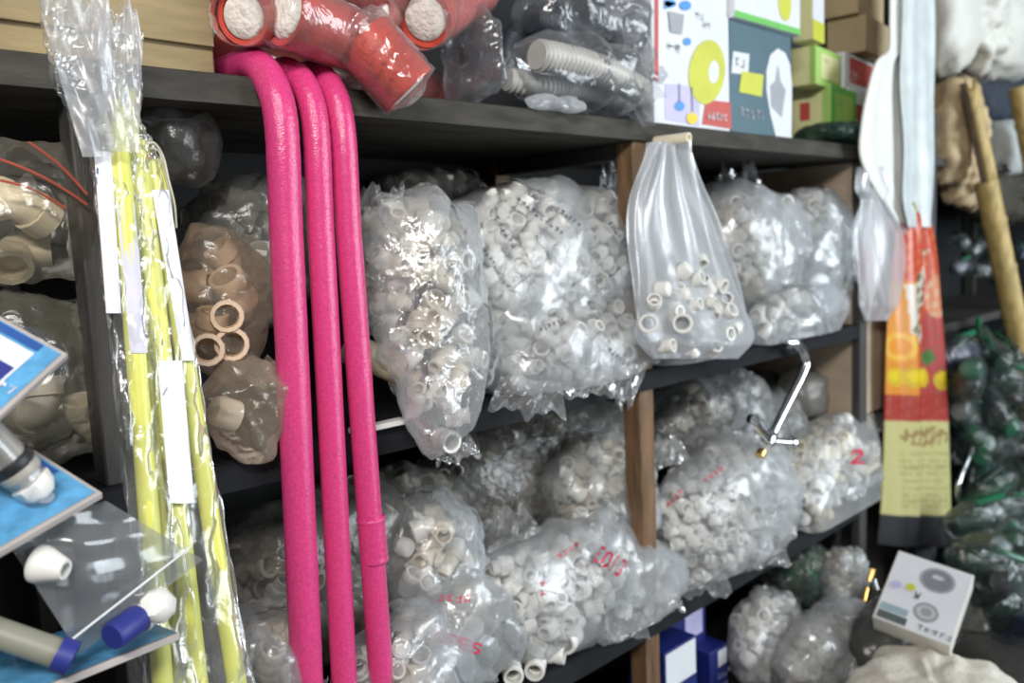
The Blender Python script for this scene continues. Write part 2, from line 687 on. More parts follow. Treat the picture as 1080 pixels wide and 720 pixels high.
def bag(label, short, blobs, size, mats, kinds, fm, zf, seed, keep=1.0, ymax=0.43, ztop=None, wr=0.004, sub=5, base=0.80, c0=None, group=None,
        name='plastic_bag', maxn=200, ymin=-9, flaps=(), jitter=0.22, loose=0.004, folds=2):
    rs = random.Random(seed)
    blobs = [(np.asarray(c, float), np.asarray(r, float)) for c, r in blobs]
    raw = blobs
    blobs = lumpy(blobs, seed)
    sp = size * 0.98
    lo = np.min([c - r for c, r in blobs], 0)
    hi = np.max([c + r for c, r in blobs], 0)
    a = sp * math.sqrt(2)
    nx, ny, nz = [int((hi[i] - lo[i]) / a) + 2 for i in range(3)]
    g = np.array([(i, j, k) for i in range(nx) for j in range(ny) for k in range(nz)], float)
    L_ = np.concatenate([g + b for b in ((0, 0, 0), (.5, .5, 0), (.5, 0, .5), (0, .5, .5))])
    rn = np.random.RandomState(seed)
    L_ = lo + a * L_ + rn.uniform(-1, 1, (len(L_), 3)) * sp * jitter
    val = inside(L_, blobs)
    ok = (val < -size * 0.34) & (val > -size * 2.3)
    ok &= (L_[:, 1] < ymax - size * .5) & (L_[:, 1] > ymin + size * .5)
    if ztop:
        ok &= L_[:, 2] < ztop - size * .5
    L_, val = L_[ok], val[ok]
    pts = []
    for p, v_ in zip(L_, val):
        if p[2] < zf(p) + size * 0.46:
            continue
        cbest = min(raw, key=lambda q: np.linalg.norm((p - q[0]) / q[1]))
        g_ = (p - cbest[0]) / cbest[1] ** 2
        v = CAM - p
        if g_ @ v / (np.linalg.norm(g_) * np.linalg.norm(v) + 1e-9) < -0.2 and g_[2] < 0.6 * np.linalg.norm(g_):
            continue
        front = g_ @ v / (np.linalg.norm(g_) * np.linalg.norm(v) + 1e-9)
        pts.append((-(v_ / size) - front * .6, p))
    pts.sort(key=lambda q: q[0])
    grp = group or ('fittings in ' + short)
    S = []
    for n_, (key, p) in enumerate(pts):
        kd = rs.choices(list(kinds), list(kinds.values()))[0]
        m = rs.choices(mats[0], mats[1])[0]
        colw = m.name.split('_')[0]
        sz = size * rs.uniform(0.88, 1.06)
        rot = (rs.uniform(0, 6.3), rs.uniform(0, 6.3), rs.uniform(0, 6.3))
        if n_ < len(pts) * 0.62 and n_ < maxn and COUNT.get(kd, 0) < 285:
            fitting(kd, m, p, sz, rot, f'{colw} plastic {KWORD[kd]} inside {short}', grp)
        else:
            PILE.setdefault(short, []).append((kd, m, p, sz, rot))
        S.append((p, sz * 0.53))
    # the sheet: stretched over the fittings, slack between them
    V, F, E_ = ico(sub)
    if c0 is None:
        c0 = np.mean([c for c, r in raw], 0)
    else:
        c0 = np.asarray(c0, float)
    bl = [(c, r * base) for c, r in blobs]
    r = exit_r(c0, V, bl)
    r = np.where(r < 0.01, 0.03, r)
    hit = r.copy()
    for p, rad in S:
        q = c0 - p
        B = V @ q
        Cc = q @ q - (rad + 0.001) ** 2
        dd = B * B - Cc
        t = np.where(dd > 0, -B + np.sqrt(np.maximum(dd, 0)), -1)
        hit = np.maximum(hit, t)
    r = hit.copy()
    nV = len(V)
    for it in range(26):
        s = nsmooth(r, E_, nV)
        r = np.maximum(hit, s) if it < 20 else np.maximum(hit * 0.985, s)
    pos = c0 + V * r[:, None]
    w = wr * 1.5 * crumple(pos, seed, 11) + wr * crumple(pos, seed + 5, 24) + wr * 0.4 * noise(pos, seed + 9, 90, 2)
    if loose:
        w = w + loose * np.maximum(0, noise(pos, seed + 3, 14, 2))
    pos = c0 + V * (r + np.maximum(w, -0.001))[:, None]
    zz = np.array([zf(p) for p in pos])
    pos[:, 2] = np.maximum(pos[:, 2], zz + 0.002)
    pos[:, 1] = np.clip(pos[:, 1], ymin, ymax)
    if ztop:
        pos[:, 2] = np.minimum(pos[:, 2], ztop - 0.002)
    mb = MB().add(pos, F)
    o = mb.build(name, fm, None, smooth=True, sharp=False)
    tag(o, label, 'plastic bag')
    # slack folds of the same sheet lying over its front
    for kf in range(folds if fm in (CLEAR, HAZY) else min(folds, 1 if fm is not WARMF else 0)):
        nz_ = noise(V, seed * 3 + kf, 2.2, 2)
        fp = pos + V * (0.004 + 0.011 * np.clip(nz_, 0, 1) + 0.006 * np.maximum(0, crumple(pos, seed + 77 + kf, 16)))[:, None]
        keepv = nz_ > 0.08
        FF = [f for f in F if keepv[f[0]] and keepv[f[1]] and keepv[f[2]] and V[f[0], 1] < 0.25 and V[f[0], 2] > -0.75]
        # keep the largest connected patch
        par = {}

        def find(i):
            while par.setdefault(i, i) != i:
                par[i] = par[par[i]]
                i = par[i]
            return i
        for f in FF:
            par[find(f[0])] = find(f[1])
            par[find(f[1])] = find(f[2])
        tally = {}
        for f in FF:
            r_ = find(f[0])
            tally[r_] = tally.get(r_, 0) + 1
        if tally:
            best_ = max(tally, key=tally.get)
            FF = [f for f in FF if find(f[0]) == best_]
        if len(FF) > 40:
            used = sorted({i for f in FF for i in f})
            ix = {v_: i for i, v_ in enumerate(used)}
            fp[:, 2] = np.maximum(fp[:, 2], zz + 0.002)
            if ztop:
                fp[:, 2] = np.minimum(fp[:, 2], ztop - 0.002)
            MB().add(fp[used], [tuple(ix[i] for i in f) for f in FF]).build('loose_fold', FOLD if fm in (CLEAR, HAZY) else fm, o, smooth=True, sharp=False)
    for fl in flaps:
        ruffle(o, fm, *fl)
    return o


def ruffle(parent, m, p0, p1, w0, w1, seed, amp=0.012, name='neck', nu=26, nv=16, pl=1.0):
    """loose gathered end of a bag: a creased sheet from p0 to p1, w0 wide at the bag and w1 at its lip"""
    p0, p1 = np.asarray(p0, float), np.asarray(p1, float)
    ax = p1 - p0
    view = CAM - (p0 + p1) / 2
    side = np.cross(ax, view)
    side /= np.linalg.norm(side)
    nrm = np.cross(side, ax)
    nrm /= np.linalg.norm(nrm)
    rs = np.random.RandomState(seed)
    ph = rs.rand(6) * 6

    def fn(u, v):
        w = w0 + (w1 - w0) * v
        x = (u - .5) * 2
        am = amp * (0.4 + v)
        z = am * (math.sin(x * 5 * pl + ph[0] + v * 5) + .7 * math.sin(x * 11 * pl + ph[1] - 9 * v) + .4 * math.sin(x * 19 * pl + ph[2] + v * 17))
        e = 0.12 * math.sin(x * 6 + ph[3]) + 0.08 * math.sin(x * 15 + ph[4])
        vv = v * (1 + e * v)
        return p0 + ax * vv + side * (x * w / 2) + nrm * z
    return MB().grid(fn, nu, nv).build(name, m, parent, smooth=True, sharp=False)


# ================================================================== STRUCTURE
tag(MB().box((2.0, -1.2, -0.03), (7.0, 4.4, 0.06)).build('floor', FLOORM), None, kind='structure')
tag(MB().box((2.0, 0.56, 1.6), (7.0, 0.10, 3.2)).build('wall_back', WALLM), None, kind='structure')
tag(MB().box((4.75, -1.2, 1.6), (0.10, 4.4, 3.2)).build('wall_right', WALLM), None, kind='structure')

ZT, ZM, ZL = 1.727, 1.243, 0.733      # tops of the three boards
XL, XC, XR = 0.306, 1.306, 2.262      # uprights
rack = empty('shelf_rack', (1.0, 0.2, 0), 'long dark wooden shelf rack filled with bagged pipe fittings', 'shelf')
TH = 0.038
DEEP = 0.45


def shelf_board(name, z, x0, x1, m, seed, th=TH):
    # a board with slightly worn, wavy front edge
    n = 40
    mb = MB()
    vs, fs = [], []
    xs = np.linspace(x0, x1, n)
    wob = 0.003 * noise(np.stack([xs, xs * 0, xs * 0], 1), seed, 9, 3)
    for i, x in enumerate(xs):
        s = wob[i]
        vs += [(x, 0.0 + s, z - th), (x, 0.004 + s, z - 0.003), (x, 0.010 + s, z), (x, DEEP, z), (x, DEEP, z - th)]
    for i in range(n - 1):
        for k in range(5):
            a, b = i * 5 + k, i * 5 + (k + 1) % 5
            fs.append((a, b, b + 5, a + 5))
    fs += [tuple(range(5)), tuple(reversed(range((n - 1) * 5, n * 5)))]
    return mb.add(vs, fs).build(name, m, rack, smooth=False)


shelf_board('top_board', ZT, -1.2, 2.27, TOPBOARD, 1)
shelf_board('middle_board', ZM, -1.2, 2.25, BOARD, 2)
shelf_board('lower_board', ZL, -1.2, 2.25, BOARD, 3)
shelf_board('bottom_board', 0.40, -1.2, 2.25, BOARD, 4)
MB().box((0.53, DEEP + 0.012, 0.95), (3.46, 0.02, 1.75)).build('back_panel', mat('shade_dark_back_board', (0.014, 0.014, 0.014), 0.8, var=0.25), rack)  # near-black colour carries the shade at the back of the shelves
for x, m, w in ((XL, DPOST, 0.024), (XC, POST, 0.046)):
    for z0, z1 in ((0, 0.40 - TH), (0.40, ZL - TH), (ZL, ZM - TH), (ZM, ZT - TH)):
        MB().box((x, 0.03, (z0 + z1) / 2), (w, 0.042, z1 - z0)).build('upright', m, rack, bevel=0.003)
        MB().box((x, 0.42, (z0 + z1) / 2), (w, 0.042, z1 - z0)).build('rear_upright', m, rack, bevel=0.003)
for z in (ZT - TH, ZM - TH, ZL - TH):
    MB().box((XC, 0.225, z - 0.016), (0.036, 0.34, 0.03)).build('batten', DPOST, rack, bevel=0.002)
MB().box((2.262, 0.235, 1.46), (0.016, 0.42, ZT - ZM - TH)).build('side_panel', PLY, rack)
MB().box((2.262, 0.235, 0.97), (0.016, 0.42, ZM - ZL - TH)).build('side_panel', PLY, rack)
MB().box((2.275, 0.012, 0.86), (0.045, 0.024, 1.65)).build('end_upright', DPOST, rack, bevel=0.002)
MB().box((2.475, 0.02, 1.37), (0.34, 0.016, 0.78)).build('end_panel', PLY, rack)
MB().box((2.475, 0.10, 0.5), (0.34, 0.016, 0.98)).build('end_panel', DPOST, rack)
MB().box((2.72, 0.01, 0.95), (0.12, 0.03, 1.80)).build('end_upright', mat('slate_grey_board', (0.045, 0.05, 0.058), 0.6, var=0.2), rack, bevel=0.003)

FLAT = lambda z: (lambda p: z)


def drape(z, front=-0.002):
    return lambda p: z if p[1] > front else -9


# ================================================================== TOP SHELF
# carton on the left
ct = empty('carton', (0.1, 0.2, ZT), 'large brown cardboard carton at the end of the top board beside pink hoses', 'box')
cx1 = P(228, 60, 0.04)[0]
MB().box(((cx1 - 0.62) / 2 + 0, 0.235, ZT + 0.19), (cx1 + 0.62, 0.38, 0.38)).build('body', KRAFT, ct, bevel=0.003)
cz = P(100, 38, 0.04)[2]
MB().box(((cx1 - 0.62) / 2, 0.041, (cz + ZT + 0.39) / 2), (cx1 + 0.615, 0.008, ZT + 0.38 - cz)).build('flap', KRAFT, ct, bevel=0.001)

# red rolls wrapped in film
def red_roll(a, b, rad, label, seed, wrap=True):
    a, b = np.asarray(a, float), np.asarray(b, float)
    t = empty('foam_roll', (a + b) / 2, label, 'foam roll', 'red foam rolls on the top board')
    ax = (b - a) / np.linalg.norm(b - a)
    L = np.linalg.norm(b - a)
    MB().lathe([(rad * .80, 0.0), (rad * .97, 0.0), (rad, 0.004), (rad * 1.0, L * .5), (rad, L - .004), (rad * .97, L), (rad * .80, L), (rad * .8, L * .5)], a, ax, 26, closed=True).build('cover', REDF, t)
    MB().lathe([(0, -0.004), (rad * .4, -0.006), (rad * .7, -0.002), (rad * .80, 0.004), (rad * .80, L - .004), (rad * .6, L), (0, L)], a, ax, 26).build('wadding', WOOL, t)
    if wrap:
        def fn(u, v):
            ang = u * 2 * math.pi
            h = -0.02 + v * (L + 0.035)
            k = 1.06 if 0.06 < v < 0.9 else (0.95 if v <= 0.06 else 0.8 - (v - 0.9) * 5)
            p = np.array([math.cos(ang), math.sin(ang), v * 3])
            rr = rad * k * (1 + 0.035 * float(ridge(p[None] * 0.12, seed, 30)[0]))
            return fn.o + fn.ax * h + rr * (math.cos(ang) * fn.u + math.sin(ang) * fn.w)
        tt = np.array([0, 0, 1.0]) if abs(ax[2]) < .8 else np.array([1.0, 0, 0])
        fn.o, fn.ax = a, ax
        fn.u = np.cross(ax, tt)
        fn.u /= np.linalg.norm(fn.u)
        fn.w = np.cross(ax, fn.u)
        MB().grid(fn, 40, 30, wrap=True).build('film_wrap', WRAP, t, smooth=True, sharp=False)
    return t


zr = ZT + 0.085
red_roll(P(256, 17, 0.0), P(330, 17, 0.16) + np.array([0.06, 0, 0.0]), 0.036, 'red roll with white wadding end, next to the brown carton', 1)
red_roll(P(300, 14, -0.03), P(402, 56, 0.0), 0.041, 'red roll with white wadding end, lying across the pink hoses', 2)
red_roll(P(382, 40, -0.03), P(432, 96, -0.06), 0.043, 'red roll drooping over the front edge of the top board', 3)
red_roll(P(392, 12, 0.03), P(430, 30, 0.16), 0.034, 'red roll with darker end tucked behind the drooping roll', 4)
red_roll(P(448, 20, 0.0), P(505, -14, 0.12), 0.042, 'orange-red roll against the grey hose bags', 5)
red_roll(P(345, -22, 0.02), P(440, 0, 0.05), 0.034, 'red roll on top of the other red rolls', 6)

red_roll((0.72, 0.10, ZT + 0.046), (0.98, 0.22, ZT + 0.046), 0.042, 'red roll lying flat on the top board beneath the others', 7)
red_roll((0.52, 0.16, ZT + 0.046 + .04), (0.70, 0.20, ZT + 0.046), 0.040, 'red roll lying behind the pink hose tops on the board', 8)

# grey corrugated hoses in bags
def corr_hose(path, rad, label, m, seg=16, pitch=0.011):
    # resample the path
    pts = [np.asarray(p, float) for p in path]
    dense = []
    for i in range(len(pts) - 1):
        p0, p1, p2, p3 = pts[max(i - 1, 0)], pts[i], pts[i + 1], pts[min(i + 2, len(pts) - 1)]
        for k in range(40):
            t = k / 40
            dense.append(0.5 * ((2 * p1) + (-p0 + p2) * t + (2 * p0 - 5 * p1 + 4 * p2 - p3) * t * t + (-p0 + 3 * p1 - 3 * p2 + p3) * t ** 3))
    dense.append(pts[-1])
    s = [0]
    for i in range(1, len(dense)):
        s.append(s[-1] + np.linalg.norm(dense[i] - dense[i - 1]))
    n = int(s[-1] / (pitch / 4))
    q, rr = [], []
    for i in range(n):
        d = s[-1] * i / (n - 1)
        j = np.searchsorted(s, d)
        j = min(max(j, 1), len(s) - 1)
        t = (d - s[j - 1]) / (s[j] - s[j - 1] + 1e-9)
        q.append(dense[j - 1] * (1 - t) + dense[j] * t)
        rr.append(rad * (0.86 if i % 4 < 2 else 1.0))
    o = MB().tube(q, rr, seg=seg).build('corrugated_hose', m, None)
    return tag(o, label, 'hose', 'corrugated drain hoses on the top board')


HOSEM = mat('grey_hose_plastic', (0.46, 0.46, 0.44), 0.35, var=0.15)
HOSED = mat('dark_hose_plastic', (0.035, 0.045, 0.06), 0.4, var=0.2)
corr_hose([P(566, 58, -0.005), P(608, 66, -0.005), P(648, 80, 0.0), P(674, 96, 0.01)], 0.027, 'light grey corrugated hose showing through the bag at the board edge', HOSEM)
corr_hose([P(535, 84, 0.05), P(575, 92, 0.04), P(620, 95, 0.06), P(668, 106, 0.08)], 0.022, 'grey corrugated hose under the light grey hose', HOSEM)
corr_hose([P(560, 20, 0.10), P(600, 30, 0.10), P(650, 48, 0.12)], 0.028, 'dark corrugated hose lying on the pale hose bag', HOSED)
corr_hose([P(495, 60, 0.10), P(530, 70, 0.12), P(545, 40, 0.16), P(590, 10, 0.18)], 0.026, 'dark bent corrugated hose behind the hose bags', HOSED)


def film_lump(label, blobs, fm, seed, zf, wr=0.006, sub=5, ztop=None, ymax=0.43, flaps=(), name='plastic_bag', cat='plastic bag', c0=None, loose=0.0):
    """a crumpled bag round something already placed"""
    V, F, E_ = ico(sub)
    blobs = [(np.asarray(c, float), np.asarray(r, float)) for c, r in blobs]
    c0 = np.mean([c for c, r in blobs], 0) if c0 is None else np.asarray(c0)
    r = exit_r(c0, V, blobs)
    r = np.where(r < 0.01, 0.02, r)
    base = r.copy()
    for it in range(6):
        r = np.maximum(base * 0.97, nsmooth(r, E_, len(V)))
    pos = c0 + V * r[:, None]
    w = wr * 1.6 * crumple(pos, seed, 9) + wr * 0.9 * crumple(pos, seed + 5, 20) + wr * 0.25 * noise(pos, seed + 9, 80, 2)
    if loose:
        w = w + loose * noise(pos, seed + 3, 14, 2)
    pos = c0 + V * (r + w)[:, None]
    pos[:, 2] = np.maximum(pos[:, 2], np.array([zf(p) for p in pos]) + 0.002)
    pos[:, 1] = np.minimum(pos[:, 1], ymax)
    if ztop:
        pos[:, 2] = np.minimum(pos[:, 2], ztop)
    o = MB().add(pos, F).build(name, fm, None, smooth=True, sharp=False)
    tag(o, label, cat)
    for fl in flaps:
        ruffle(o, fm, *fl)
    return o


CLEARG = film('grey_clear_film', col=(0.62, 0.66, 0.70), opac=0.08, edge=0.26, rough=0.14, gloss=0.5, bump=0.35, bscale=30)
film_lump('clear bag round the light grey corrugated hoses at the board edge',
          [blob(615, 80, 0.04, 140, 75, 0.06)], CLEARG, 11, drape(ZT, 0.0), flaps=[(P(668, 104, -0.01), P(690, 112, -0.03), 0.06, 0.09, 4)])
film_lump('crumpled clear bag upright on the board between red rolls and hoses',
          [blob(500, 58, 0.06, 62, 100, 0.07)], CLEARG, 12, drape(ZT, 0.0))
film_lump('loose clear bag heaped above the dark corrugated hose',
          [blob(620, 22, 0.10, 130, 70, 0.08)], CLEARG, 13, drape(ZT, 0.0), loose=0.012)
film_lump('narrow clear bag squeezed against the white toilet-seat box',
          [blob(672, 62, 0.07, 52, 90, 0.05)], CLEARG, 14, drape(ZT, 0.0))
film_lump('small white crumpled bag under the corrugated hose on the board edge',
          [blob(588, 110, -0.005, 50, 14, 0.02)], MILKY, 15, FLAT(ZT - .03))

# boxes ---------------------------------------------------------------
WBOX = mat('white_card', (0.74, 0.76, 0.80), 0.5, var=0.03)
TEAL = mat('teal_card', (0.065, 0.14, 0.18), 0.5, var=0.10, scale=6)
GREENY = mat('lime_card', (0.38, 0.62, 0.14), 0.5, var=0.06)
GREEND = mat('green_card', (0.15, 0.55, 0.10), 0.5, var=0.06)
PALEY = mat('pale_yellow_card', (0.78, 0.76, 0.38), 0.5, var=0.05)
LIMEP = mat('lime_print', (0.60, 0.62, 0.05), 0.5, var=0.08)
REDP = mat('red_print', (0.55, 0.075, 0.06), 0.5, var=0.08)
BLUEP = mat('blue_print', (0.06, 0.30, 0.72), 0.5, var=0.08)
NAVYP = mat('navy_print', (0.02, 0.03, 0.22), 0.5, var=0.08)
GREYPR = mat('grey_print', (0.35, 0.37, 0.40), 0.5, var=0.1)
DGREYPR = mat('dark_grey_print', (0.09, 0.11, 0.11), 0.5, var=0.1)
LILACP = mat('lilac_print', (0.55, 0.52, 0.78), 0.5, var=0.06)
YELP = mat('yellow_print', (0.80, 0.62, 0.02), 0.5, var=0.06)

yb = 0.02
xa, xb, xc_ = P(690, 120, yb)[0], P(770, 134, yb)[0], P(835, 146, yb)[0]
t = empty('toilet_seat_box', ((xa + xb) / 2, yb, ZT), 'white box with yellow toilet seat picture on the top board', 'box')
Hb = 0.40
MB().box(((xa + xb) / 2, yb + 0.06, ZT + Hb / 2), (xb - xa, 0.12, Hb)).build('carton', WBOX, t, bevel=0.002)
W_ = xb - xa


def uv(px, py, x0, Y=None):
    p = P(px, py, yb if Y is None else Y)
    return (p[0] - x0, p[2] - ZT)


def poly(pts, x0, Y=None):
    return [uv(a, b, x0, Y) for a, b in pts]


def edisc(px, py, w, h, x0, rot=0, Y=None):
    return [uv(px + w * math.cos(a) * math.cos(rot) - h * math.sin(a) * math.sin(rot), py + w * math.cos(a) * math.sin(rot) + h * math.sin(a) * math.cos(rot), x0, Y) for a in [2 * math.pi * i / 28 for i in range(28)]]


face_print(t, (xa, yb, ZT), (1, 0, 0), (0, 0, 1), [
    (LILACP, [poly([(701, 88), (738, 92), (737, 133), (701, 126)], xa)], 'print'),
    (REDP, [poly([(744, 105), (770, 108), (771, 136), (740, 131)], xa), poly([(690, -40), (694, -40), (694, 85), (690, 85)], xa)], 'red_panel'),
    (LIMEP, [edisc(745, 76, 19, 34, xa, 0.10)], 'seat_picture'),
    (WBOX, [edisc(752, 76, 5.5, 12, xa, 0.05)], 'seat_opening'),
    (BLUEP, [edisc(706, 4, 6, 4, xa), edisc(722, 6, 6, 5, xa), edisc(724, 44, 4, 4, xa), edisc(716, 112, 5, 5, xa), poly([(700, 0), (712, 4), (700, 10)], xa)], 'ribbon_picture'),
    (YELP, [edisc(729, 125, 6, 6, xa)], 'yellow_dot'),
    (DGREYPR, [poly([(715, 88), (716, 88), (716, 108), (715, 108)], xa), poly([(728, 92), (729, 92), (730, 118), (729, 118)], xa)], 'hanging_line'),
    (GREYPR, [poly([(704, 12), (720, 16), (718, 36), (706, 34)], xa)] + [[(x - xa + xa, y) for x, y in q] for q in strokes_at(text_strokes(2, 3), uv(703, 55, xa)[0], uv(703, 55, xa)[1], 0.022)] +
     strokes_at(text_strokes(2, 5), uv(733, 20, xa)[0], uv(733, 20, xa)[1], 0.014) + strokes_at(text_strokes(2, 6), uv(740, 30, xa)[0], uv(740, 30, xa)[1], 0.014), 'small_print'),
    (WBOX, strokes_at(text_strokes(5, 8), uv(745, 126, xa)[0], uv(745, 126, xa)[1], 0.018, 0.8), 'lettering')])

t = empty('toilet_seat_box', ((xb + xc_) / 2, yb, ZT), 'teal box with picture of a white toilet lid on the top board', 'box')
Ht = P(800, 28, yb)[2] - ZT
MB().box(((xb + xc_) / 2 + 0.001, yb + 0.06, ZT + Ht / 2), (xc_ - xb - 0.004, 0.12, Ht)).build('carton', TEAL, t, bevel=0.002)
face_print(t, (xb, yb, ZT), (1, 0, 0), (0, 0, 1), [
    (WBOX, [[uv(a, b, xb) for a, b in [(819, 148), (812, 120), (808, 95), (808, 75), (812, 58), (820, 51), (828, 56), (833, 68), (835, 90), (834.5, 147)]],
            poly([(773, 54), (790, 57), (789, 79), (771, 77)], xb)] , 'lid_picture'),
    (LIMEP, [poly([(782, 75), (805, 79), (803, 102), (779, 97)], xb)], 'yellow_note'),
    (GREYPR, [poly([(820, 68), (823, 86), (828, 95), (824, 124), (813, 112), (812, 90), (817, 86)], xb)] + strokes_at(text_strokes(2, 12), uv(775, 70, xb)[0], uv(775, 70, xb)[1], .02) +
     strokes_at(text_strokes(5, 9), uv(780, 124, xb)[0], uv(780, 124, xb)[1], 0.024, 0.9), 'print')])

# boxes lying on top of the two
zt1 = ZT + Ht
xe = P(838, 30, yb)[0]
t = empty('toilet_seat_box', ((xb + xe) / 2, yb, zt1), 'white box with green edge lying on the teal box', 'box')
MB().box(((xb + xe) / 2, yb + 0.07, zt1 + 0.05), (xe - xb, 0.17, 0.10)).build('carton', WBOX, t, bevel=0.002)
face_print(t, (xb, yb - 0.015, zt1), (1, 0, 0), (0, 0, 1), [
    (GREEND, [rect(0, 0, xe - xb, 0.014)], 'green_edge'), (LIMEP, [disc(0.215, 0.062, 0.03, 0.04)], 'seat_picture'),
    (GREYPR, strokes_at(text_strokes(4, 2), 0.06, 0.06, 0.022), 'lettering')])

xf = P(837, 40, 0.06)[0]
xg = P(857, 40, 0.06)[0]
z1 = P(845, 41, 0.06)[2]
gz0 = P(850, 132, 0.05)[2]
gz1 = P(850, 90, 0.05)[2]


def seen_box(name, label, px_l, px_e, py0, py1, Yf, dpx_r, mats, prints, z0=None, z1=None, group=None):
    """carton turned a little: left face from px_l to px_e, right face from px_e to dpx_r; bottom and top rows at px_e"""
    e0, e1 = P(px_e, py0, Yf), P(px_e, py1, Yf)
    zb, zt_ = (e0[2] if z0 is None else z0), (e1[2] if z1 is None else z1)
    a = e0[:2]
    d1 = np.array([-0.12, 1.0])
    d1 /= np.linalg.norm(d1)
    d2 = np.array([d1[1], -d1[0]])

    def reach(px, d):
        dr = ray(px, py0)
        A = np.array([[d[0], -dr[0]], [d[1], -dr[1]]])
        return np.linalg.solve(A, CAM[:2] - a)[0]
    w1 = min(max(reach(px_l, d1), 0.03), 0.30)
    w2 = min(max(reach(dpx_r, d2), 0.03), 0.40)
    b = a + d1 * w1
    t = empty(name, (*((a + b) / 2), zb), label, 'box', group)
    c = [a, b, b + d2 * w2, a + d2 * w2]
    mb = MB()
    mb.add([(*q, zb) for q in c] + [(*q, zt_) for q in c], [(0, 1, 2, 3), (4, 7, 6, 5), (0, 4, 5, 1), (1, 5, 6, 2), (2, 6, 7, 3), (3, 7, 4, 0)])
    mb.build('carton', mats[0], t, bevel=0.002)
    h = zt_ - zb
    if len(mats) > 1:
        face_print(t, (*a, zb), (*d2, 0), (0, 0, 1), [(mats[1], [rect(0.001, 0.001, w2 - 0.001, h - 0.001)], 'end_print')])
    for face, items in prints.items():
        if face == 'L':
            face_print(t, (*b, zb), (*(-d1), 0), (0, 0, 1), [(m, [[(x * w1, y * h) for x, y in q] for q in ps], n) for m, ps, n in items], off=0.0014)
        else:
            face_print(t, (*a, zb), (*d2, 0), (0, 0, 1), [(m, [[(x * w2, y * h) for x, y in q] for q in ps], n) for m, ps, n in items], off=0.0014)
    return t


def glyph01(n, seed, x, y, h, sx=0.4):
    return strokes_at(text_strokes(n, seed), x, y, h, sx)


gb = seen_box('light_box', 'lime green box with red square at the bottom of the stack', 835, 876, 131, 88, 0.06, 903, (PALEY, GREEND),
         {'L': [(GREENY, [rect(.8, 0, 1, 1), rect(0, 0, 1, .08)], 'green_border'), (REDP, [rect(.22, .35, .48, .7)], 'red_square')],
          'R': [(GREENY, [rect(.15, .18, .85, .85)], 'pale_panel'), (GREYPR, glyph01(3, 4, .25, .62, .16, .35), 'lettering')]}, z0=ZT + 0.03)
seen_box('light_box', 'lime green box stacked on the box with the red square', 834, 860, 88, 47, 0.06, 887, (PALEY, GREENY),
         {'L': [(GREENY, [rect(.78, 0, 1, 1)], 'green_border')], 'R': [(PALEY, [rect(.2, .2, .9, .85)], 'pale_panel'), (GREYPR, glyph01(3, 5, .3, .62, .14, .35), 'lettering')]})
seen_box('light_box', 'yellow and white box on top of the lime green boxes', 836, 857, 41, -20, 0.05, 869, (PALEY, WBOX),
         {'R': [(LIMEP, [rect(0, 0, 1, .35)], 'lime_band')], 'L': [(WBOX, [rect(0, 0.05, .2, 1)], 'white_edge')]})
seen_box('small_carton', 'red and white box standing behind the lower lime box', 893, 895, 128, 92, 0.08, 922, (WBOX,),
         {'R': [(REDP, [rect(.1, .05, .85, .72)], 'red_panel'), (WBOX, glyph01(3, 6, .15, .12, .3, .22), 'lettering')]}, z0=ZT + 0.03)
seen_box('small_carton', 'red and white box standing on the other red and white box', 889, 891, 92, 54, 0.08, 921, (WBOX,),
         {'R': [(REDP, [rect(.15, .2, .95, .9)], 'red_panel'), (WBOX, glyph01(3, 7, .2, .24, .3, .24), 'lettering')]})
seen_box('brown_carton', 'plain brown cardboard box above the red and white boxes', 872, 913, 53, 14, 0.06, 938, (KRAFT2,), {})
seen_box('brown_carton', 'plain brown cardboard box at the top of the stack', 869, 905, 13, -30, 0.07, 932, (KRAFT2,), {})
film_lump('dark green crumpled film bag under the lime green boxes', [blob(878, 141, 0.06, 70, 22, 0.08)], film('dark_green_film', col=(0.05, 0.12, 0.10), opac=0.6, edge=0.3), 21, FLAT(ZT), ztop=ZT + 0.06)

# ================================================================== PINK HOSES
def spline(pts, n=14):
    pts = [np.asarray(p, float) for p in pts]
    out = []
    for i in range(len(pts) - 1):
        p0, p1, p2, p3 = pts[max(i - 1, 0)], pts[i], pts[i + 1], pts[min(i + 2, len(pts) - 1)]
        for k in range(n):
            t = k / n
            out.append(0.5 * ((2 * p1) + (-p0 + p2) * t + (2 * p0 - 5 * p1 + 4 * p2 - p3) * t * t + (-p0 + 3 * p1 - 3 * p2 + p3) * t ** 3))
    out.append(pts[-1])
    return out


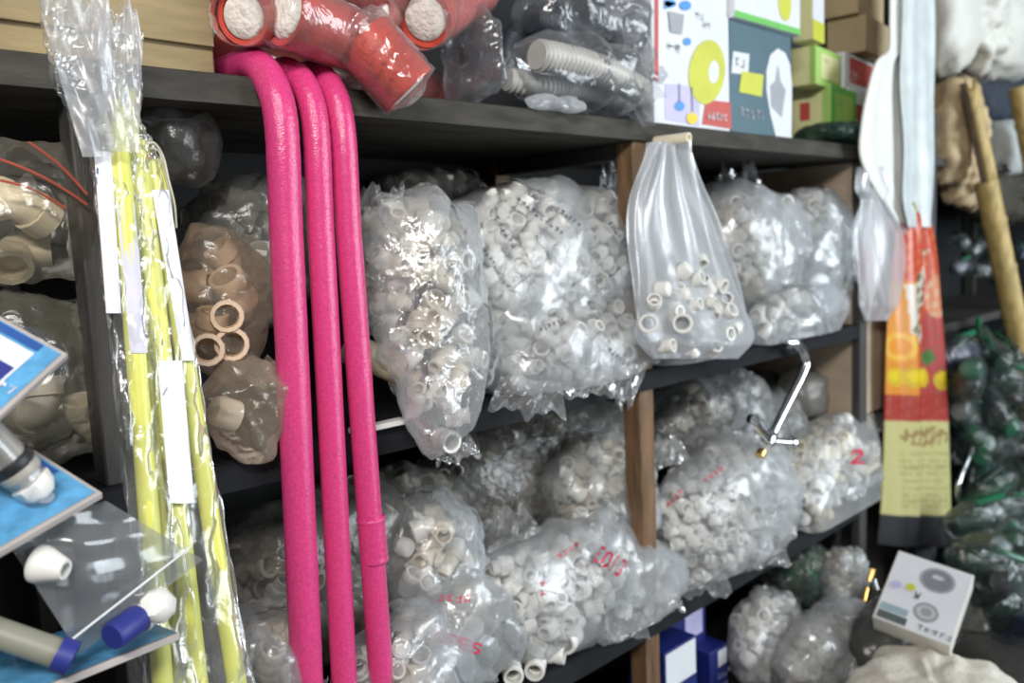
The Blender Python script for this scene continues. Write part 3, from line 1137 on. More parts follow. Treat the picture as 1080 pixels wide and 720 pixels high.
def pink(name_label, top, mid, low, rad, sleeve=None, seed=0):
    """over the front edge of the top board and down to the floor"""
    Yh = -rad - 0.006
    a, b, c = P(*top, Yh), P(*mid, Yh), P(*low, Yh)
    d = (c - b) / (b[2] - c[2])
    zt_ = ZT + rad + 0.004
    pts = [(a[0], 0.40, zt_), (a[0], 0.2, zt_), (a[0], 0.07, zt_), (a[0], 0.03, zt_ - 0.004), (a[0] , -0.008, zt_ - 0.030),
           (a[0], Yh - 0.003, zt_ - 0.085), (a[0] * .6 + b[0] * .4, Yh, (a[2] + b[2]) / 2), b, c, c + d * c[2] * 0.5, c + d * (c[2] - 0.0)]
    pts[-1][2] = 0.004
    path = spline(pts, 16)
    rs = np.random.RandomState(seed)
    rr = []
    for i, p in enumerate(path):
        e = 0.0
        if zt_ - 0.13 < p[2] < zt_ + .01 and p[1] < 0.05:
            e = 0.013 * math.sin(i * 2.2 + seed)
        rr.append(rad * (1 + e + rs.uniform(-.008, .008)))
    t = empty('foam_hose', (c[0], Yh, 0), name_label, 'foam hose', 'pink foam hoses hanging from the top board')
    MB().tube(path, rr, seg=22).build('hose', PINK, t, sharp=False)
    if sleeve:
        s0, s1 = P(*sleeve[0], Yh), P(*sleeve[1], Yh)
        q = [s0 + (s1 - s0) * k / 16 for k in range(17)]
        rq = [rad * (1.10 + 0.03 * math.sin(k * 2.6) + (0.05 if k in (0, 1, 15, 16) else 0)) for k in range(17)]
        MB().tube(q, rq, seg=22).build('joint_sleeve', PINK, t, sharp=False)
    return t


pink('thickest pink foam hose, nearest the brown carton', (296, 140), (306, 330), (323, 700), 0.0212, seed=1)
pink('middle pink foam hose between the two other pink hoses', (332, 140), (343, 330), (362, 700), 0.0178, seed=2)
pink('pink foam hose with a taped joint, next to the clear fitting bags', (360, 140), (374, 330), (401, 700), 0.0178, sleeve=((391, 545), (395, 592)), seed=3)

# ================================================================== YELLOW TUBES IN SLEEVES
def ytube(top, bot, rad, label, y0=-0.035, y1=-0.15):
    a, b = P(*top, y0), P(*bot, y1)
    d = (b - a) / (a[2] - b[2])
    f = a + d * (a[2] - 0.003)
    o = MB().tube([a, (a + f) / 2, f], rad, seg=14).build('plastic_tube', YELLOW)
    mbp = []
    return tag(o, label, 'tube', 'yellow tubes leaning on the rack'), a, f


ytube((122, 108), (171, 715), 0.0105, 'yellow tube behind the lilac label, next to the dark upright')
ytube((133, 95), (186, 715), 0.0095, 'thin yellow tube between the two labels', -0.020, -0.128)
ytube((146, 150), (208, 715), 0.0105, 'yellow tube behind the white label')
ytube((162, 170), (249, 715), 0.0105, 'yellow tube next to the peach fittings bag')


def sleeve_bag(label, rows, seed, m, flat=0.014):
    """rows: list of (xl, xr, y, Y) photo rows; makes a flattened long sleeve"""
    rs = np.random.RandomState(seed)
    ph = rs.rand(8) * 6
    R = []
    for xl, xr, y, Y in rows:
        R.append((P(xl, y, Y), P(xr, y, Y)))
    A = spline([r[0] for r in R], 10)
    B = spline([r[1] for r in R], 10)
    n = len(A)
    nu = 34

    def fn(u, v):
        j = min(int(round(v * (n - 1))), n - 1)
        a, b = A[j], B[j]
        c, h = (a + b) / 2, (b - a) / 2
        w = np.linalg.norm(h)
        ang = u * 2 * math.pi
        nn = np.array([0, -1.0, 0.2])
        cs = math.cos(ang)
        cx = np.sign(cs) * abs(cs) ** 0.8
        k = v * n * .35
        wob = 0.0035 * math.sin(ang * 3 + ph[0] + k * 1.3) + 0.003 * math.sin(ang * 7 + ph[1] - k * 2.1) + 0.0022 * math.sin(ang * 5 + ph[2] + k * 4.3)
        return c + h * cx + nn * (math.sin(ang) * min(flat, w * .9) + wob) + h / (w + 1e-9) * 0.12 * wob
    o = MB().grid(fn, nu, n, wrap=True).build('plastic_sleeve', m, None, smooth=True, sharp=False)
    return tag(o, label, 'plastic sleeve', 'long clear sleeves over the yellow tubes')


YS = lambda y: -0.035 - 0.115 * (y - 150) / 560
SV = film('crinkled_sleeve', col=(0.74, 0.76, 0.80), opac=0.42, edge=0.28, rough=0.3, gloss=0.35, bump=0.10, bscale=18)
s1 = sleeve_bag('long clear sleeve with flared crumpled top, over the lilac label',
           [(38, 104, -30, -0.05), (46, 106, 30, -0.05), (52, 108, 70, -0.05), (68, 116, 110, -0.045), (84, 128, 145, YS(145)), (98, 150, 180, YS(180)), (105, 158, 260, YS(260)), (115, 166, 350, YS(350)),
            (128, 182, 480, YS(480)), (142, 200, 620, YS(620)), (152, 214, 740, YS(740))], 1, SLEEVE)
s2 = sleeve_bag('long clear sleeve with short top, over the white label',
           [(112, 140, 12, -0.062), (106, 147, 40, -0.062), (108, 148, 90, -0.06), (114, 148, 130, YS(130) - .008), (132, 166, 170, YS(170) - .006), (142, 180, 240, YS(240)), (154, 196, 330, YS(330)),
            (166, 218, 450, YS(450)), (180, 240, 580, YS(580)), (196, 272, 740, YS(740))], 2, SLEEVE)
# crumpled sleeve tops (denser film), as parts
ruffle(s1, SV, P(104, 165, -0.064), P(74, -30, -0.068), 0.030, 0.074, 3, amp=0.005, name='crumpled_top', nv=30, pl=.35)
ruffle(s2, SV, P(130, 160, -0.074), P(126, 10, -0.078), 0.030, 0.044, 5, amp=0.0045, name='crumpled_top', nv=26, pl=.4)


def label_strip(parent, rows, m, bulge=0.004, name='paper_label'):
    A = [P(r[0], r[2], r[3]) for r in rows]
    B = [P(r[1], r[2], r[3]) for r in rows]
    n = len(rows)

    def fn(u, v):
        j = min(int(round(v * (n - 1))), n - 1)
        p = A[j] * (1 - u) + B[j] * u
        return p + np.array([0, -bulge * math.sin(u * math.pi), 0])
    return MB().grid(fn, 8, n).build(name, m, parent, smooth=True, sharp=False)


def lrows(xl0, xr0, y0, xl1, xr1, y1, off, n=10):
    return [(xl0 + (xl1 - xl0) * k / (n - 1), xr0 + (xr1 - xr0) * k / (n - 1), y0 + (y1 - y0) * k / (n - 1), YS(y0 + (y1 - y0) * k / (n - 1)) + off) for k in range(n)]


lb = label_strip(s1, lrows(123, 142, 214, 137, 156, 372, -0.014), LILAC)
label_strip(s1, lrows(99, 118, 160, 112, 128, 330, -0.012), PAPER, name='white_backing')
print_on(s1.children[-1], text_strokes(3, 31), BLUEINK, (104, 206), (104, 176), 8)
lw_ = label_strip(s2, lrows(166, 192, 380, 179, 205, 530, -0.016), PAPER)
label_strip(s2, lrows(160, 178, 200, 192, 206, 380, -0.010), PAPER, name='white_backing')
print_on(lw_, [(0, 1, .5, 0, .2), (.5, 0, 1, 1, .2)], GREYPR, (168, 416), (176, 416), 7)
# thin wire loop
wp = [P(154, 152, -.055), P(163, 151, -.055), P(172, 165, -.05), P(178, 190, -.05), P(184, 215, -.05), P(186, 240, -.045)]
wq = [P(158, 156, -.05), P(168, 160, -.05), P(174, 185, -.045), P(180, 212, -.045), P(182, 244, -.04)]
o = MB().tube(spline(wp, 8), 0.0013, 6).tube(spline(wq, 8), 0.0013, 6).build('wire_loop', mat('cream_wire', (0.55, 0.52, 0.42), .5))
tag(o, 'thin cream wire loop hanging beside the yellow tubes', 'wire')

# ================================================================== BAGS ON THE MIDDLE SHELF
ZTU = ZT - TH
mixW = {'coupling_fitting': 2, 'elbow_fitting': 3, 'tee_fitting': 2.4, 'cap_fitting': 2.4, 'reducer_fitting': 2.4, 'adapter_fitting': 2.2}
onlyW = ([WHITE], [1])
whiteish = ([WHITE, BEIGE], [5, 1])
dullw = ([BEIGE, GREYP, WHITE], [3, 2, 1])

bmain = bag('big clear bag of white pipe fittings printed with dark slanting lines', 'the big dark-printed bag',
            [blob(568, 298, 0.17, 270, 240, 0.17), blob(600, 374, 0.06, 210, 115, 0.10)], 0.039, onlyW, mixW, CLEAR, FLAT(ZM), 101, ztop=ZTU, ymin=-0.03,
            flaps=[(P(652, 240, 0.12), P(648, 172, 0.14), 0.09, 0.05, 2), (P(655, 385, -0.03), P(658, 427, -0.05), 0.10, 0.03, 5, 0.006), (P(560, 400, -0.03), P(556, 436, -0.045), 0.10, 0.13, 15, 0.006), (P(612, 392, -0.03), P(614, 418, -0.045), 0.11, 0.12, 16, 0.006)], maxn=230)
for k, (p0, p1) in enumerate([((543, 212), (592, 248)), ((520, 230), (540, 262)), ((585, 222), (610, 240)), ((640, 235), (660, 262)), ((556, 206), (572, 214)), ((640, 370), (662, 388)), ((570, 350), (596, 340)), ((500, 258), (520, 280))]):
    print_on(bmain, text_strokes(6 if k else 10, 40 + k), INK, p0, p1, 6)
bclear = bag('clear glossy bag of fittings drooping over the middle board beside pink hose', 'the drooping clear bag',
             [blob(440, 285, 0.06, 145, 195, 0.10), blob(455, 365, 0.0, 125, 130, 0.07), blob(470, 425, -0.05, 95, 120, 0.05)], 0.042, ([WHITE, BEIGE], [3, 2]), mixW,
             film('glossy_clear_film', opac=0.16, edge=0.35, rough=0.1, gloss=0.7, bump=0.5, bscale=30), drape(ZM, 0.0), 102, ztop=ZTU, c0=P(455, 350, 0.0), loose=0.008, wr=0.005, maxn=110,
             flaps=[(P(400, 235, 0.05), P(402, 200, 0.06), 0.05, 0.07, 8), (P(478, 462, -0.05), P(484, 486, -0.06), 0.05, 0.07, 9, 0.006)])
# beige pipe end at the board
o = MB().lathe([(.020, 0), (.022, 0), (.024, .004), (.024, .10), (.018, .10), (.018, .0)], P(430, 392, -0.005), (P(385, 374, 0.05) - P(430, 392, -0.005)), 18, closed=True).build('pipe_stub', mat('olive_pvc', (.42, .39, .28), .4))
tag(o, 'olive beige pipe stub lying beside the pink hose on the middle board', 'pipe')
tag(MB().box(P(404, 450, -0.012) + np.array([0, 0.012, 0]), (0.09, 0.02, 0.008)).build('plastic_strip', WHITE, bevel=0.001), 'thin white plastic strip on the middle board edge', 'strip')

# back row
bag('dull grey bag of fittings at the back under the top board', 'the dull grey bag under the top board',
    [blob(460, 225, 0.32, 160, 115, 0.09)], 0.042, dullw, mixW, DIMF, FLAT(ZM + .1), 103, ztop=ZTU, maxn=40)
film_lump('grey knotted bag behind the tops of the yellow tubes', [blob(182, 155, 0.10, 66, 66, 0.05)], DIMF, 31, FLAT(ZM), ztop=ZTU, loose=0.01)
bag('dusty grey bag of pipe fittings between the yellow tubes and hoses', 'the dusty grey bag by the pink hoses',
    [blob(262, 270, 0.20, 150, 190, 0.12)], 0.05, ([GREYP, BEIGE], [3, 2]), {'coupling_fitting': 3, 'tee_fitting': 2, 'elbow_fitting': 2}, DIMF, FLAT(ZM), 104, ztop=ZTU, maxn=60)
bag('clear bag of big peach coloured pipe couplings behind the yellow tubes', 'the upper peach bag',
    [blob(235, 325, 0.06, 125, 185, 0.08)], 0.060, ([PEACH], [1]), {'coupling_fitting': 4, 'elbow_fitting': 2}, WARMF, FLAT(ZM + .0), 105, maxn=26, ymin=-0.02,
    flaps=[(P(270, 385, 0.02), P(292, 408, 0.0), 0.04, 0.05, 12)])
bag('clear bag of peach pipe couplings hanging over the middle board edge', 'the lower peach bag',
    [blob(258, 432, 0.0, 110, 115, 0.055)], 0.058, ([PEACH, BEIGE], [3, 1]), {'coupling_fitting': 4, 'cap_fitting': 2}, WARMF, drape(ZM, 0.0), 106, maxn=14)
for px, py, s in ((252, 364, .052), (247, 334, .05), (226, 370, .05)):
    p = P(px, py, -0.005)
    d = CAM - p
    q = Vector(d).to_track_quat('Z', 'Y').to_euler()
    fitting('coupling_fitting', PEACH, p + np.array([0, .02, 0]), s, q, 'peach plastic pipe coupling facing out of the upper peach bag', 'couplings facing out of the upper peach bag')

# left bay
bag('clear bag of big cream pipe elbows with red string', 'the cream elbow bag',
    [blob(35, 215, 0.08, 170, 180, 0.09)], 0.070, ([CREAM], [1]), {'elbow_fitting': 4, 'tee_fitting': 2, 'coupling_fitting': 1}, film('cream_film', col=(.8, .74, .62), opac=.05, edge=.22), FLAT(ZM), 107, ztop=ZTU, maxn=24)
for k, (a, b) in enumerate([((0, 168), (92, 216)), ((30, 150), (92, 205)), ((0, 190), (70, 220))]):
    pts = [P(a[0] + (b[0] - a[0]) * i / 6, a[1] + (b[1] - a[1]) * i / 6 - 5 * math.sin(i / 6 * 3.14), -0.005) for i in range(7)]
    tag(MB().tube(pts, 0.0016, 6).build('red_string', mat('red_thread', (.4, .08, .05), .6)), 'thin red string tied round the cream elbow bag', 'string', 'red strings round the cream bag')
bag('dusty bag of cream and dark fittings behind the blue cards', 'the dusty bag behind the blue cards',
    [blob(50, 395, 0.10, 150, 210, 0.09)], 0.068, ([CREAM, BEIGE, mat('navy_plastic', (.02, .04, .10), .4)], [5, 2, 1]), {'elbow_fitting': 3, 'tee_fitting': 2, 'coupling_fitting': 2}, film('dusty_cream_film', col=(.45, .42, .34), opac=.2, edge=.3), FLAT(ZM), 108, maxn=26)

# hanging milky bag -----------------------------------------------------
hb = None
peg_a, peg_b = P(682, 150, 0.0), P(727, 145, -0.09)
pg = MB().lathe([(.006, 0), (.0095, 0), (.010, .003), (.010, .12), (.006, .12)], P(727, 145, -0.075), P(678, 151, 0.03) - P(727, 145, -0.075), 16, closed=True).build('plastic_peg', CREAM)
tag(pg, 'short cream plastic pipe used as a peg on the brown upright', 'peg')


def hanging_bag(label, top, rows, seed, m, Ys, flat, nfold=9):
    rs = np.random.RandomState(seed)
    ph = rs.rand(8) * 6
    R = [(P(a, y, Y), P(b, y, Y)) for (a, b, y), Y in zip(rows, Ys)]
    A, B = spline([r[0] for r in R], 8), spline([r[1] for r in R], 8)
    n = len(A)

    def fn(u, v):
        j = min(int(round(v * (n - 1))), n - 1)
        a, b = A[j], B[j]
        c, h = (a + b) / 2, (b - a) / 2
        w = np.linalg.norm(h)
        ang = u * 2 * math.pi
        fl = flat * min(1.0, 0.15 + 1.1 * v ** 1.4) * (1 if v < .9 else max(0.05, (1 - v) / .1))
        fold = (1 - v) * 0.010 * math.sin(ang * nfold + ph[0] + v * 3) + 0.004 * math.sin(ang * 5 + ph[1] + v * 9) + 0.003 * math.sin(ang * 11 + ph[2] + v * 5)
        return c + h * math.cos(ang) + np.array([0, -1, 0]) * (math.sin(ang) * fl + fold) + h / w * fold * .5
    o = MB().grid(fn, 60, n, wrap=True).build('plastic_bag', m, None, smooth=True, sharp=False)
    return tag(o, label, 'plastic bag')


hb = hanging_bag('milky bag of white fittings hanging from the cream peg', None,
                 [(688, 722, 150), (683, 727, 168), (671, 740, 205), (668, 756, 245), (672, 772, 290), (672, 786, 330), (674, 790, 355), (690, 776, 378)], 4, MILKY,
                 [-.04, -.04, -.045, -.05, -.05, -.05, -.05, -.05], 0.042)
rs_ = random.Random(5)
SOCK = [(684, 341, .042), (720, 341, .046)]
for px, py, s in SOCK:
    p = P(px, py, -0.09)
    q = Vector(CAM - p).to_track_quat('Z', 'Y').to_euler()
    fitting('coupling_fitting', WHITE, p, s, q, 'white plastic pipe coupling facing out of the hanging milky bag', 'couplings facing out of the hanging milky bag')
for px, py, s in [(716, 310, .036), (745, 318, .036), (766, 330, .036), (735, 295, .034), (757, 300, .034), (700, 305, .034), (742, 345, .036), (764, 352, .034), (703, 365, .03), (728, 368, .03), (752, 368, .03), (690, 320, .03), (730, 322, .038), (752, 330, .038), (776, 345, .034), (712, 328, .034), (745, 300, .036), (722, 285, .034), (740, 275, .03), (765, 315, .034)]:
    kd = rs_.choice(list(KIND))
    fitting(kd, WHITE, P(px, py, -0.074), s * 1.1, (rs_.uniform(0, 6), rs_.uniform(0, 6), rs_.uniform(0, 6)), f'white plastic {KWORD[kd]} inside the hanging milky bag', 'fittings in the hanging milky bag')

# right half of the middle shelf
bag('clear bag of white fittings with puffed empty top, behind the hanging bag', 'the puffed clear bag', [blob(785, 270, 0.17, 150, 170, 0.14)], 0.042, whiteish, mixW, CLEAR, FLAT(ZM), 111, ztop=ZTU, maxn=70,
    flaps=[(P(780, 225, 0.17), P(770, 180, 0.2), .16, .12, 3)])
bag('clear bag of small white fittings leaning on the tan side panel', 'the bag by the side panel', [blob(855, 275, 0.12, 125, 150, 0.12)], 0.042, onlyW, mixW, CLEAR, FLAT(ZM), 112, ztop=ZTU, maxn=90)
bag('clear bag of white fittings at the board edge above the chrome tap', 'the bag above the chrome tap', [blob(840, 338, 0.02, 135, 80, 0.075)], 0.042, onlyW, mixW, CLEAR, FLAT(ZM), 113, maxn=60, ymin=-.02)
bag('small clear bag of fittings on the board under the hanging bag', 'the small bag under the hanging bag', [blob(738, 366, 0.03, 130, 50, 0.06)], 0.034, onlyW, mixW, HAZY, FLAT(ZM), 114, maxn=50, ymin=-.02)
bag('dim bag of fittings wedged in the corner of the side panel', 'the corner bag', [blob(893, 285, 0.06, 44, 80, 0.05)], 0.034, ([BEIGE, GREYP], [3, 1]), mixW, HAZY, FLAT(ZM), 115, maxn=24)

# small milky bag on the end upright
sb = hanging_bag('small empty milky bag tied on the end of the rack', None,
                 [(908, 926, 176), (906, 934, 200), (912, 930, 212), (904, 950, 240), (905, 955, 275), (909, 946, 310), (914, 934, 338)], 6, MILKY, [-.03] * 7, 0.03)

# ================================================================== LOWER SHELF
ZMU = ZM - TH
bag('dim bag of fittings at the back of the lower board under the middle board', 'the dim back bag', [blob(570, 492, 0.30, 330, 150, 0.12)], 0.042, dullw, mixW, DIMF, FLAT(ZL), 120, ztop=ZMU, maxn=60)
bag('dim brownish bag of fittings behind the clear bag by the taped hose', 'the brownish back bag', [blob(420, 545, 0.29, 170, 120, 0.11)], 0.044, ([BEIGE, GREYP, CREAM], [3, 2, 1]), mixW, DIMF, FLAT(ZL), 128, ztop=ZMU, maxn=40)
bag('bag of grey-white fittings standing against the brown upright', 'the bag against the brown upright', [blob(632, 530, 0.16, 130, 170, 0.12)], 0.040, ([BEIGE, WHITE], [2, 2]), mixW, HAZY, FLAT(ZL), 121, ztop=ZMU, maxn=80)
bl1 = bag('large clear bag of white fittings with a red stamp on the lower board', 'the red-stamped bag',
          [blob(585, 622, 0.10, 230, 155, 0.12), blob(650, 625, 0.05, 150, 90, 0.08)], 0.042, onlyW, mixW, CLEAR, FLAT(ZL), 122, ymin=-.01, maxn=90, wr=.006, loose=.008,
          flaps=[(P(535, 575, .08), P(522, 540, .1), .14, .10, 6), (P(690, 615, .03), P(722, 600, .0), .07, .09, 8), (P(640, 650, .0), P(644, 676, -.02), .14, .15, 18, .006), (P(690, 628, .0), P(692, 646, -.02), .10, .12, 19, .006)])
print_on(bl1, word('[OI]', .2), REDINK, (626, 590), (652, 606), 16)
print_on(bl1, text_strokes(6, 61), REDINK, (520, 545), (560, 556), 6)
print_on(bl1, text_strokes(4, 62), REDINK, (590, 590), (612, 576), 7)
print_on(bl1, text_strokes(2, 63), REDINK, (569, 612), (570, 628), 6)
bl2 = bag('bag of beige end caps with red lettering at the lower board edge', 'the red-lettered bag',
          [blob(500, 665, 0.02, 125, 130, 0.085)], 0.046, ([BEIGE], [1]), {'cap_fitting': 4, 'coupling_fitting': 2}, HAZY, FLAT(ZL), 123, maxn=40, ymin=-.03)
print_on(bl2, word('WUPES', .16), REDINK, (450, 672), (505, 690), 11)
print_on(bl2, text_strokes(4, 64), REDINK, (462, 634), (496, 636), 8)
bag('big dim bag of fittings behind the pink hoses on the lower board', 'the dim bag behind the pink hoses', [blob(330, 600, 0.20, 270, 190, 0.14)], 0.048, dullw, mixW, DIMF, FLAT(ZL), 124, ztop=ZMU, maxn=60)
bag('clear bag of white fittings beside the taped pink hose', 'the clear bag by the taped hose', [blob(445, 590, 0.12, 130, 150, 0.10)], 0.044, ([BEIGE, WHITE], [2, 2]), mixW, CLEAR, FLAT(ZL), 125, maxn=50)
bag('bag of white fittings at the foot of the pink hoses', 'the bag at the foot of the hoses', [blob(420, 705, 0.02, 170, 110, 0.08)], 0.044, ([WHITE, BEIGE], [3, 2]), mixW, CLEAR, FLAT(ZL), 126, maxn=40)
bag('pale dim bag of fittings between the yellow tubes and pink hoses', 'the pale bag by the yellow tubes', [blob(280, 690, 0.05, 130, 120, 0.08)], 0.046, ([BEIGE], [1]), mixW, HAZY, FLAT(ZL), 127, maxn=24)
for px, py, s, a in [(600, 673, .052, .8), (565, 706, .044, .5), (540, 708, .044, .2), (585, 690, .04, 2.2)]:
    p = P(px, py, 0.015)
    p[2] = max(p[2], ZL + s * .46)
    fitting('coupling_fitting', WHITE, p, s, (math.pi / 2, 0, -a - .4), 'white plastic pipe coupling loose on the lower board edge', 'loose couplings on the lower board edge')

r1 = bag('large bag of small white fittings with red marks right of the brown upright', 'the red-marked bag by the upright',
         [blob(768, 545, 0.07, 165, 180, 0.12)], 0.039, onlyW, mixW, CLEAR, FLAT(ZL), 131, maxn=150, ymin=-.03, folds=1,
         flaps=[(P(710, 490, .05), P(700, 462, .06), .08, .06, 7), (P(740, 605, -.02), P(742, 628, -.04), .10, .12, 20, .005), (P(800, 580, -.02), P(802, 598, -.04), .12, .14, 21, .005)])
print_on(r1, text_strokes(4, 71), REDINK, (706, 536), (722, 520), 7)
print_on(r1, text_strokes(4, 72), REDINK, (744, 510), (764, 496), 6)
bag('grey hazy bag bulging up to the middle board behind the red-marked bag', 'the grey hazy bag', [blob(745, 440, 0.20, 150, 120, 0.12)], 0.036, ([BEIGE, GREYP], [2, 2]), mixW, GREYF, FLAT(ZL), 132, ztop=ZMU, maxn=60)
bag('bag of pale fittings behind the chrome tap', 'the bag behind the chrome tap', [blob(805, 470, 0.17, 110, 110, 0.10)], 0.036, ([WHITE, BEIGE], [1, 2]), mixW, GREYF, FLAT(ZL), 133, maxn=40)
r3 = bag('bulging bag of cream-white fittings marked with a red 2', 'the bag marked 2',
         [blob(872, 500, 0.07, 140, 150, 0.10), blob(885, 545, 0.0, 100, 90, 0.06)], 0.046, ([WHITE, CREAM], [3, 2]), mixW, CLEAR, FLAT(ZL), 134, maxn=100, ymin=-.03, folds=1,
         flaps=[(P(905, 450, .05), P(918, 430, .05), .1, .16, 9)])
print_on(r3, word('2', .24), REDINK, (899, 488), (910, 488), 13)
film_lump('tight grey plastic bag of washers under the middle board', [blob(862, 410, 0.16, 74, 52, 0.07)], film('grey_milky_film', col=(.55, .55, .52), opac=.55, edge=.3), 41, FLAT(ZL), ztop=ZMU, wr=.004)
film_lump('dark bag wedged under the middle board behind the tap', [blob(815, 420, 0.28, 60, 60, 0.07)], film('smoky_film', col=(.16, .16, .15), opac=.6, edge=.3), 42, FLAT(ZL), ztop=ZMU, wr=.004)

# chrome tap hanging from the middle board edge
tp = empty('faucet', P(815, 470, -0.04), 'chrome swan-neck tap hanging from the middle board edge', 'tap')
Yt = -0.035
path = spline([P(812, 462, Yt), P(824, 438, Yt), P(838, 411, Yt), P(846, 395, Yt), P(850, 382, Yt), P(847, 370, Yt), P(839, 362, Yt), P(828, 360, Yt + .01)], 10)
MB().tube(path, 0.0105, 14).build('spout', CHROME, tp)
MB().lathe([(.009, 0), (.0125, .002), (.0125, .018), (.009, .02)], P(835, 362, Yt), P(826, 361, Yt + .01) - P(837, 362, Yt), 14).build('nozzle', CHROME, tp)
MB().lathe([(0, -.006), (.014, -.004), (.018, .008), (.016, .03), (.010, .036), (0, .038)], P(808, 468, Yt), P(826, 435, Yt) - P(808, 468, Yt), 16).build('body', CHROME, tp)
for (a, b) in (((810, 462), (794, 443)), ((812, 465), (836, 467))):
    A_, B_ = P(*a, Yt - .005), P(*b, Yt - .02)
    hd = MB().tube([A_, (A_ + B_) / 2, B_], [.010, .009, .010], 12).build('handle', CHROME, tp)
    MB().lathe([(0, -.012), (.012, -.009), (.015, 0), (.012, .009), (0, .012)], B_, B_ - A_, 12).build('knob', CHROME, hd)
MB().lathe([(.008, 0), (.011, .001), (.011, .016), (.008, .017)], P(801, 481, Yt), P(808, 466, Yt) - P(801, 481, Yt), 12).build('inlet', BRASS, tp)
pts = [P(828, 361, Yt + .01), P(824, 352, Yt + .03), np.array([P(824, 352, 0.0)[0], 0.03, ZM + .004])]
MB().tube(spline(pts, 6), .0012, 6).build('hanging_wire', STEEL, tp)

# ================================================================== UNDER THE LOWER SHELF
NAVYC = mat('navy_card', (0.012, 0.022, 0.16), 0.45, var=0.1)
Xb = P(738, 690, 0.04)[0]
zb0 = 0.12
boxes = [(707, 748, 650, 0.10, 'navy blue box with white panel at the back of the blue stack', True), (700, 735, 690, 0.03, 'navy blue box with white lid beside the brown upright', False),
         (748, 768, 690, 0.06, 'navy blue box with white corner at the end of the blue stack', False)]
zs = 0.402
for k, (xl, xr, yt, Y, lab, w) in enumerate(boxes):
    a, b = P(xl, yt, Y), P(xr, yt, Y)
    t = empty('navy_box', ((a[0] + b[0]) / 2, Y, zs), lab, 'box', 'navy boxes under the lower board')
    h = a[2] - zs if a[2] - zs > .03 else .05
    MB().box(((a[0] + b[0]) / 2, Y + 0.05, zs + h / 2), (b[0] - a[0] - .004, 0.10 if k else .08, h)).build('carton', NAVYC, t, bevel=.0015)
    W2 = b[0] - a[0]
    face_print(t, (a[0], Y + (0 if k else .01), zs), (1, 0, 0), (0, 0, 1), [(WBOX if k else LILACP, [rect(W2 * .45, h * .62, W2 * .9, h * .95)] if k != 1 else [rect(.006, h * .6, W2 - .006, h * .98)], 'white_panel'),
               (LILACP, strokes_at(text_strokes(4, 80 + k), W2 * .42, h * .36, .018, .7) + strokes_at(text_strokes(4, 90 + k), W2 * .42, h * .12, .014, .7), 'lettering')])

HEAPZ = 0.31
HEAP = lambda p: .402 if p[1] > -.012 else HEAPZ + .003
bn = empty('low_bench', (2.3, -0.22, 0), 'low wooden bench in front of the rack end', 'bench')
MB().box((2.22, -0.29, HEAPZ - .015), (1.04, 0.54, 0.03)).build('seat_board', DPOST, bn, bevel=.003)
for x in (1.76, 2.68):
    for y in (-0.52, -0.06):
        MB().box((x, y, (HEAPZ - .03) / 2), (.05, .05, HEAPZ - .03)).build('leg', DPOST, bn, bevel=.002)
bag('clear bag of white fittings below the lower board beside the navy boxes', 'the bag beside the navy boxes', [blob(808, 672, 0.04, 100, 125, 0.085)], 0.045, onlyW, mixW, CLEAR, HEAP, 141, folds=0, maxn=60, ymax=.3)
bag('greenish film bag of fittings under the lower board', 'the greenish bag', [blob(840, 605, 0.14, 86, 60, 0.08)], 0.034, ([GREYP, mat('green_plastic', (.02, .30, .13), .35), BEIGE], [3, 2, 2]), mixW, film('green_grey_film', col=(.30, .38, .34), opac=.25, edge=.3), HEAP, 142, ztop=ZL - TH, maxn=36)
bag('bag of tiny grey nuts hanging at the end of the lower board', 'the tiny nut bag', [blob(888, 610, -0.02, 46, 90, 0.05)], 0.022, ([GREYP, BEIGE], [1, 2]), {'cap_fitting': 2, 'coupling_fitting': 2}, HAZY, HEAP, 143, maxn=60)
bag('hazy bag of beige fittings in the heap below the tiny nut bag', 'the dull heap bag', [blob(870, 680, -0.08, 110, 90, 0.08)], 0.040, ([WHITE, BEIGE], [1, 2]), mixW, HAZY, HEAP, 144, maxn=50)
film_lump('flat clear bag lying beside the white drain box', [blob(918, 690, -0.16, 70, 50, 0.05)], film('frosty_film', col=(.70, .73, .72), opac=.35, edge=.3), 51, HEAP)

# brass and chrome valve in the heap
vt = empty('valve', P(912, 640, -0.10), 'small brass and chrome valve beside the white drain box', 'valve')
a, b = P(908, 652, -.1), P(920, 600, -.1)
MB().tube([a, a * .5 + b * .5, b], [.008, .010, .008], 12).build('body', BRASS, vt)
MB().lathe([(.008, 0), (.014, .002), (.014, .016), (.008, .018)], a * .4 + b * .6, b - a, 6).build('nut', CHROME, vt)
MB().tube([a * .3 + b * .7, P(922, 612, -.12), P(924, 622, -.13)], .005, 8).build('lever', CHROME, vt)

# ================================================================== WHITE DRAIN BOX
bc = P(978, 628, -0.30)
tocam = (CAM - bc) / np.linalg.norm(CAM - bc)
bnrm = tocam * 0.80 + np.array([0, 0, 0.60])
bnrm /= np.linalg.norm(bnrm)


def on_box(px, py):
    d = ray(px, py)
    return CAM + d * (((bc - CAM) @ bnrm) / (d @ bnrm))


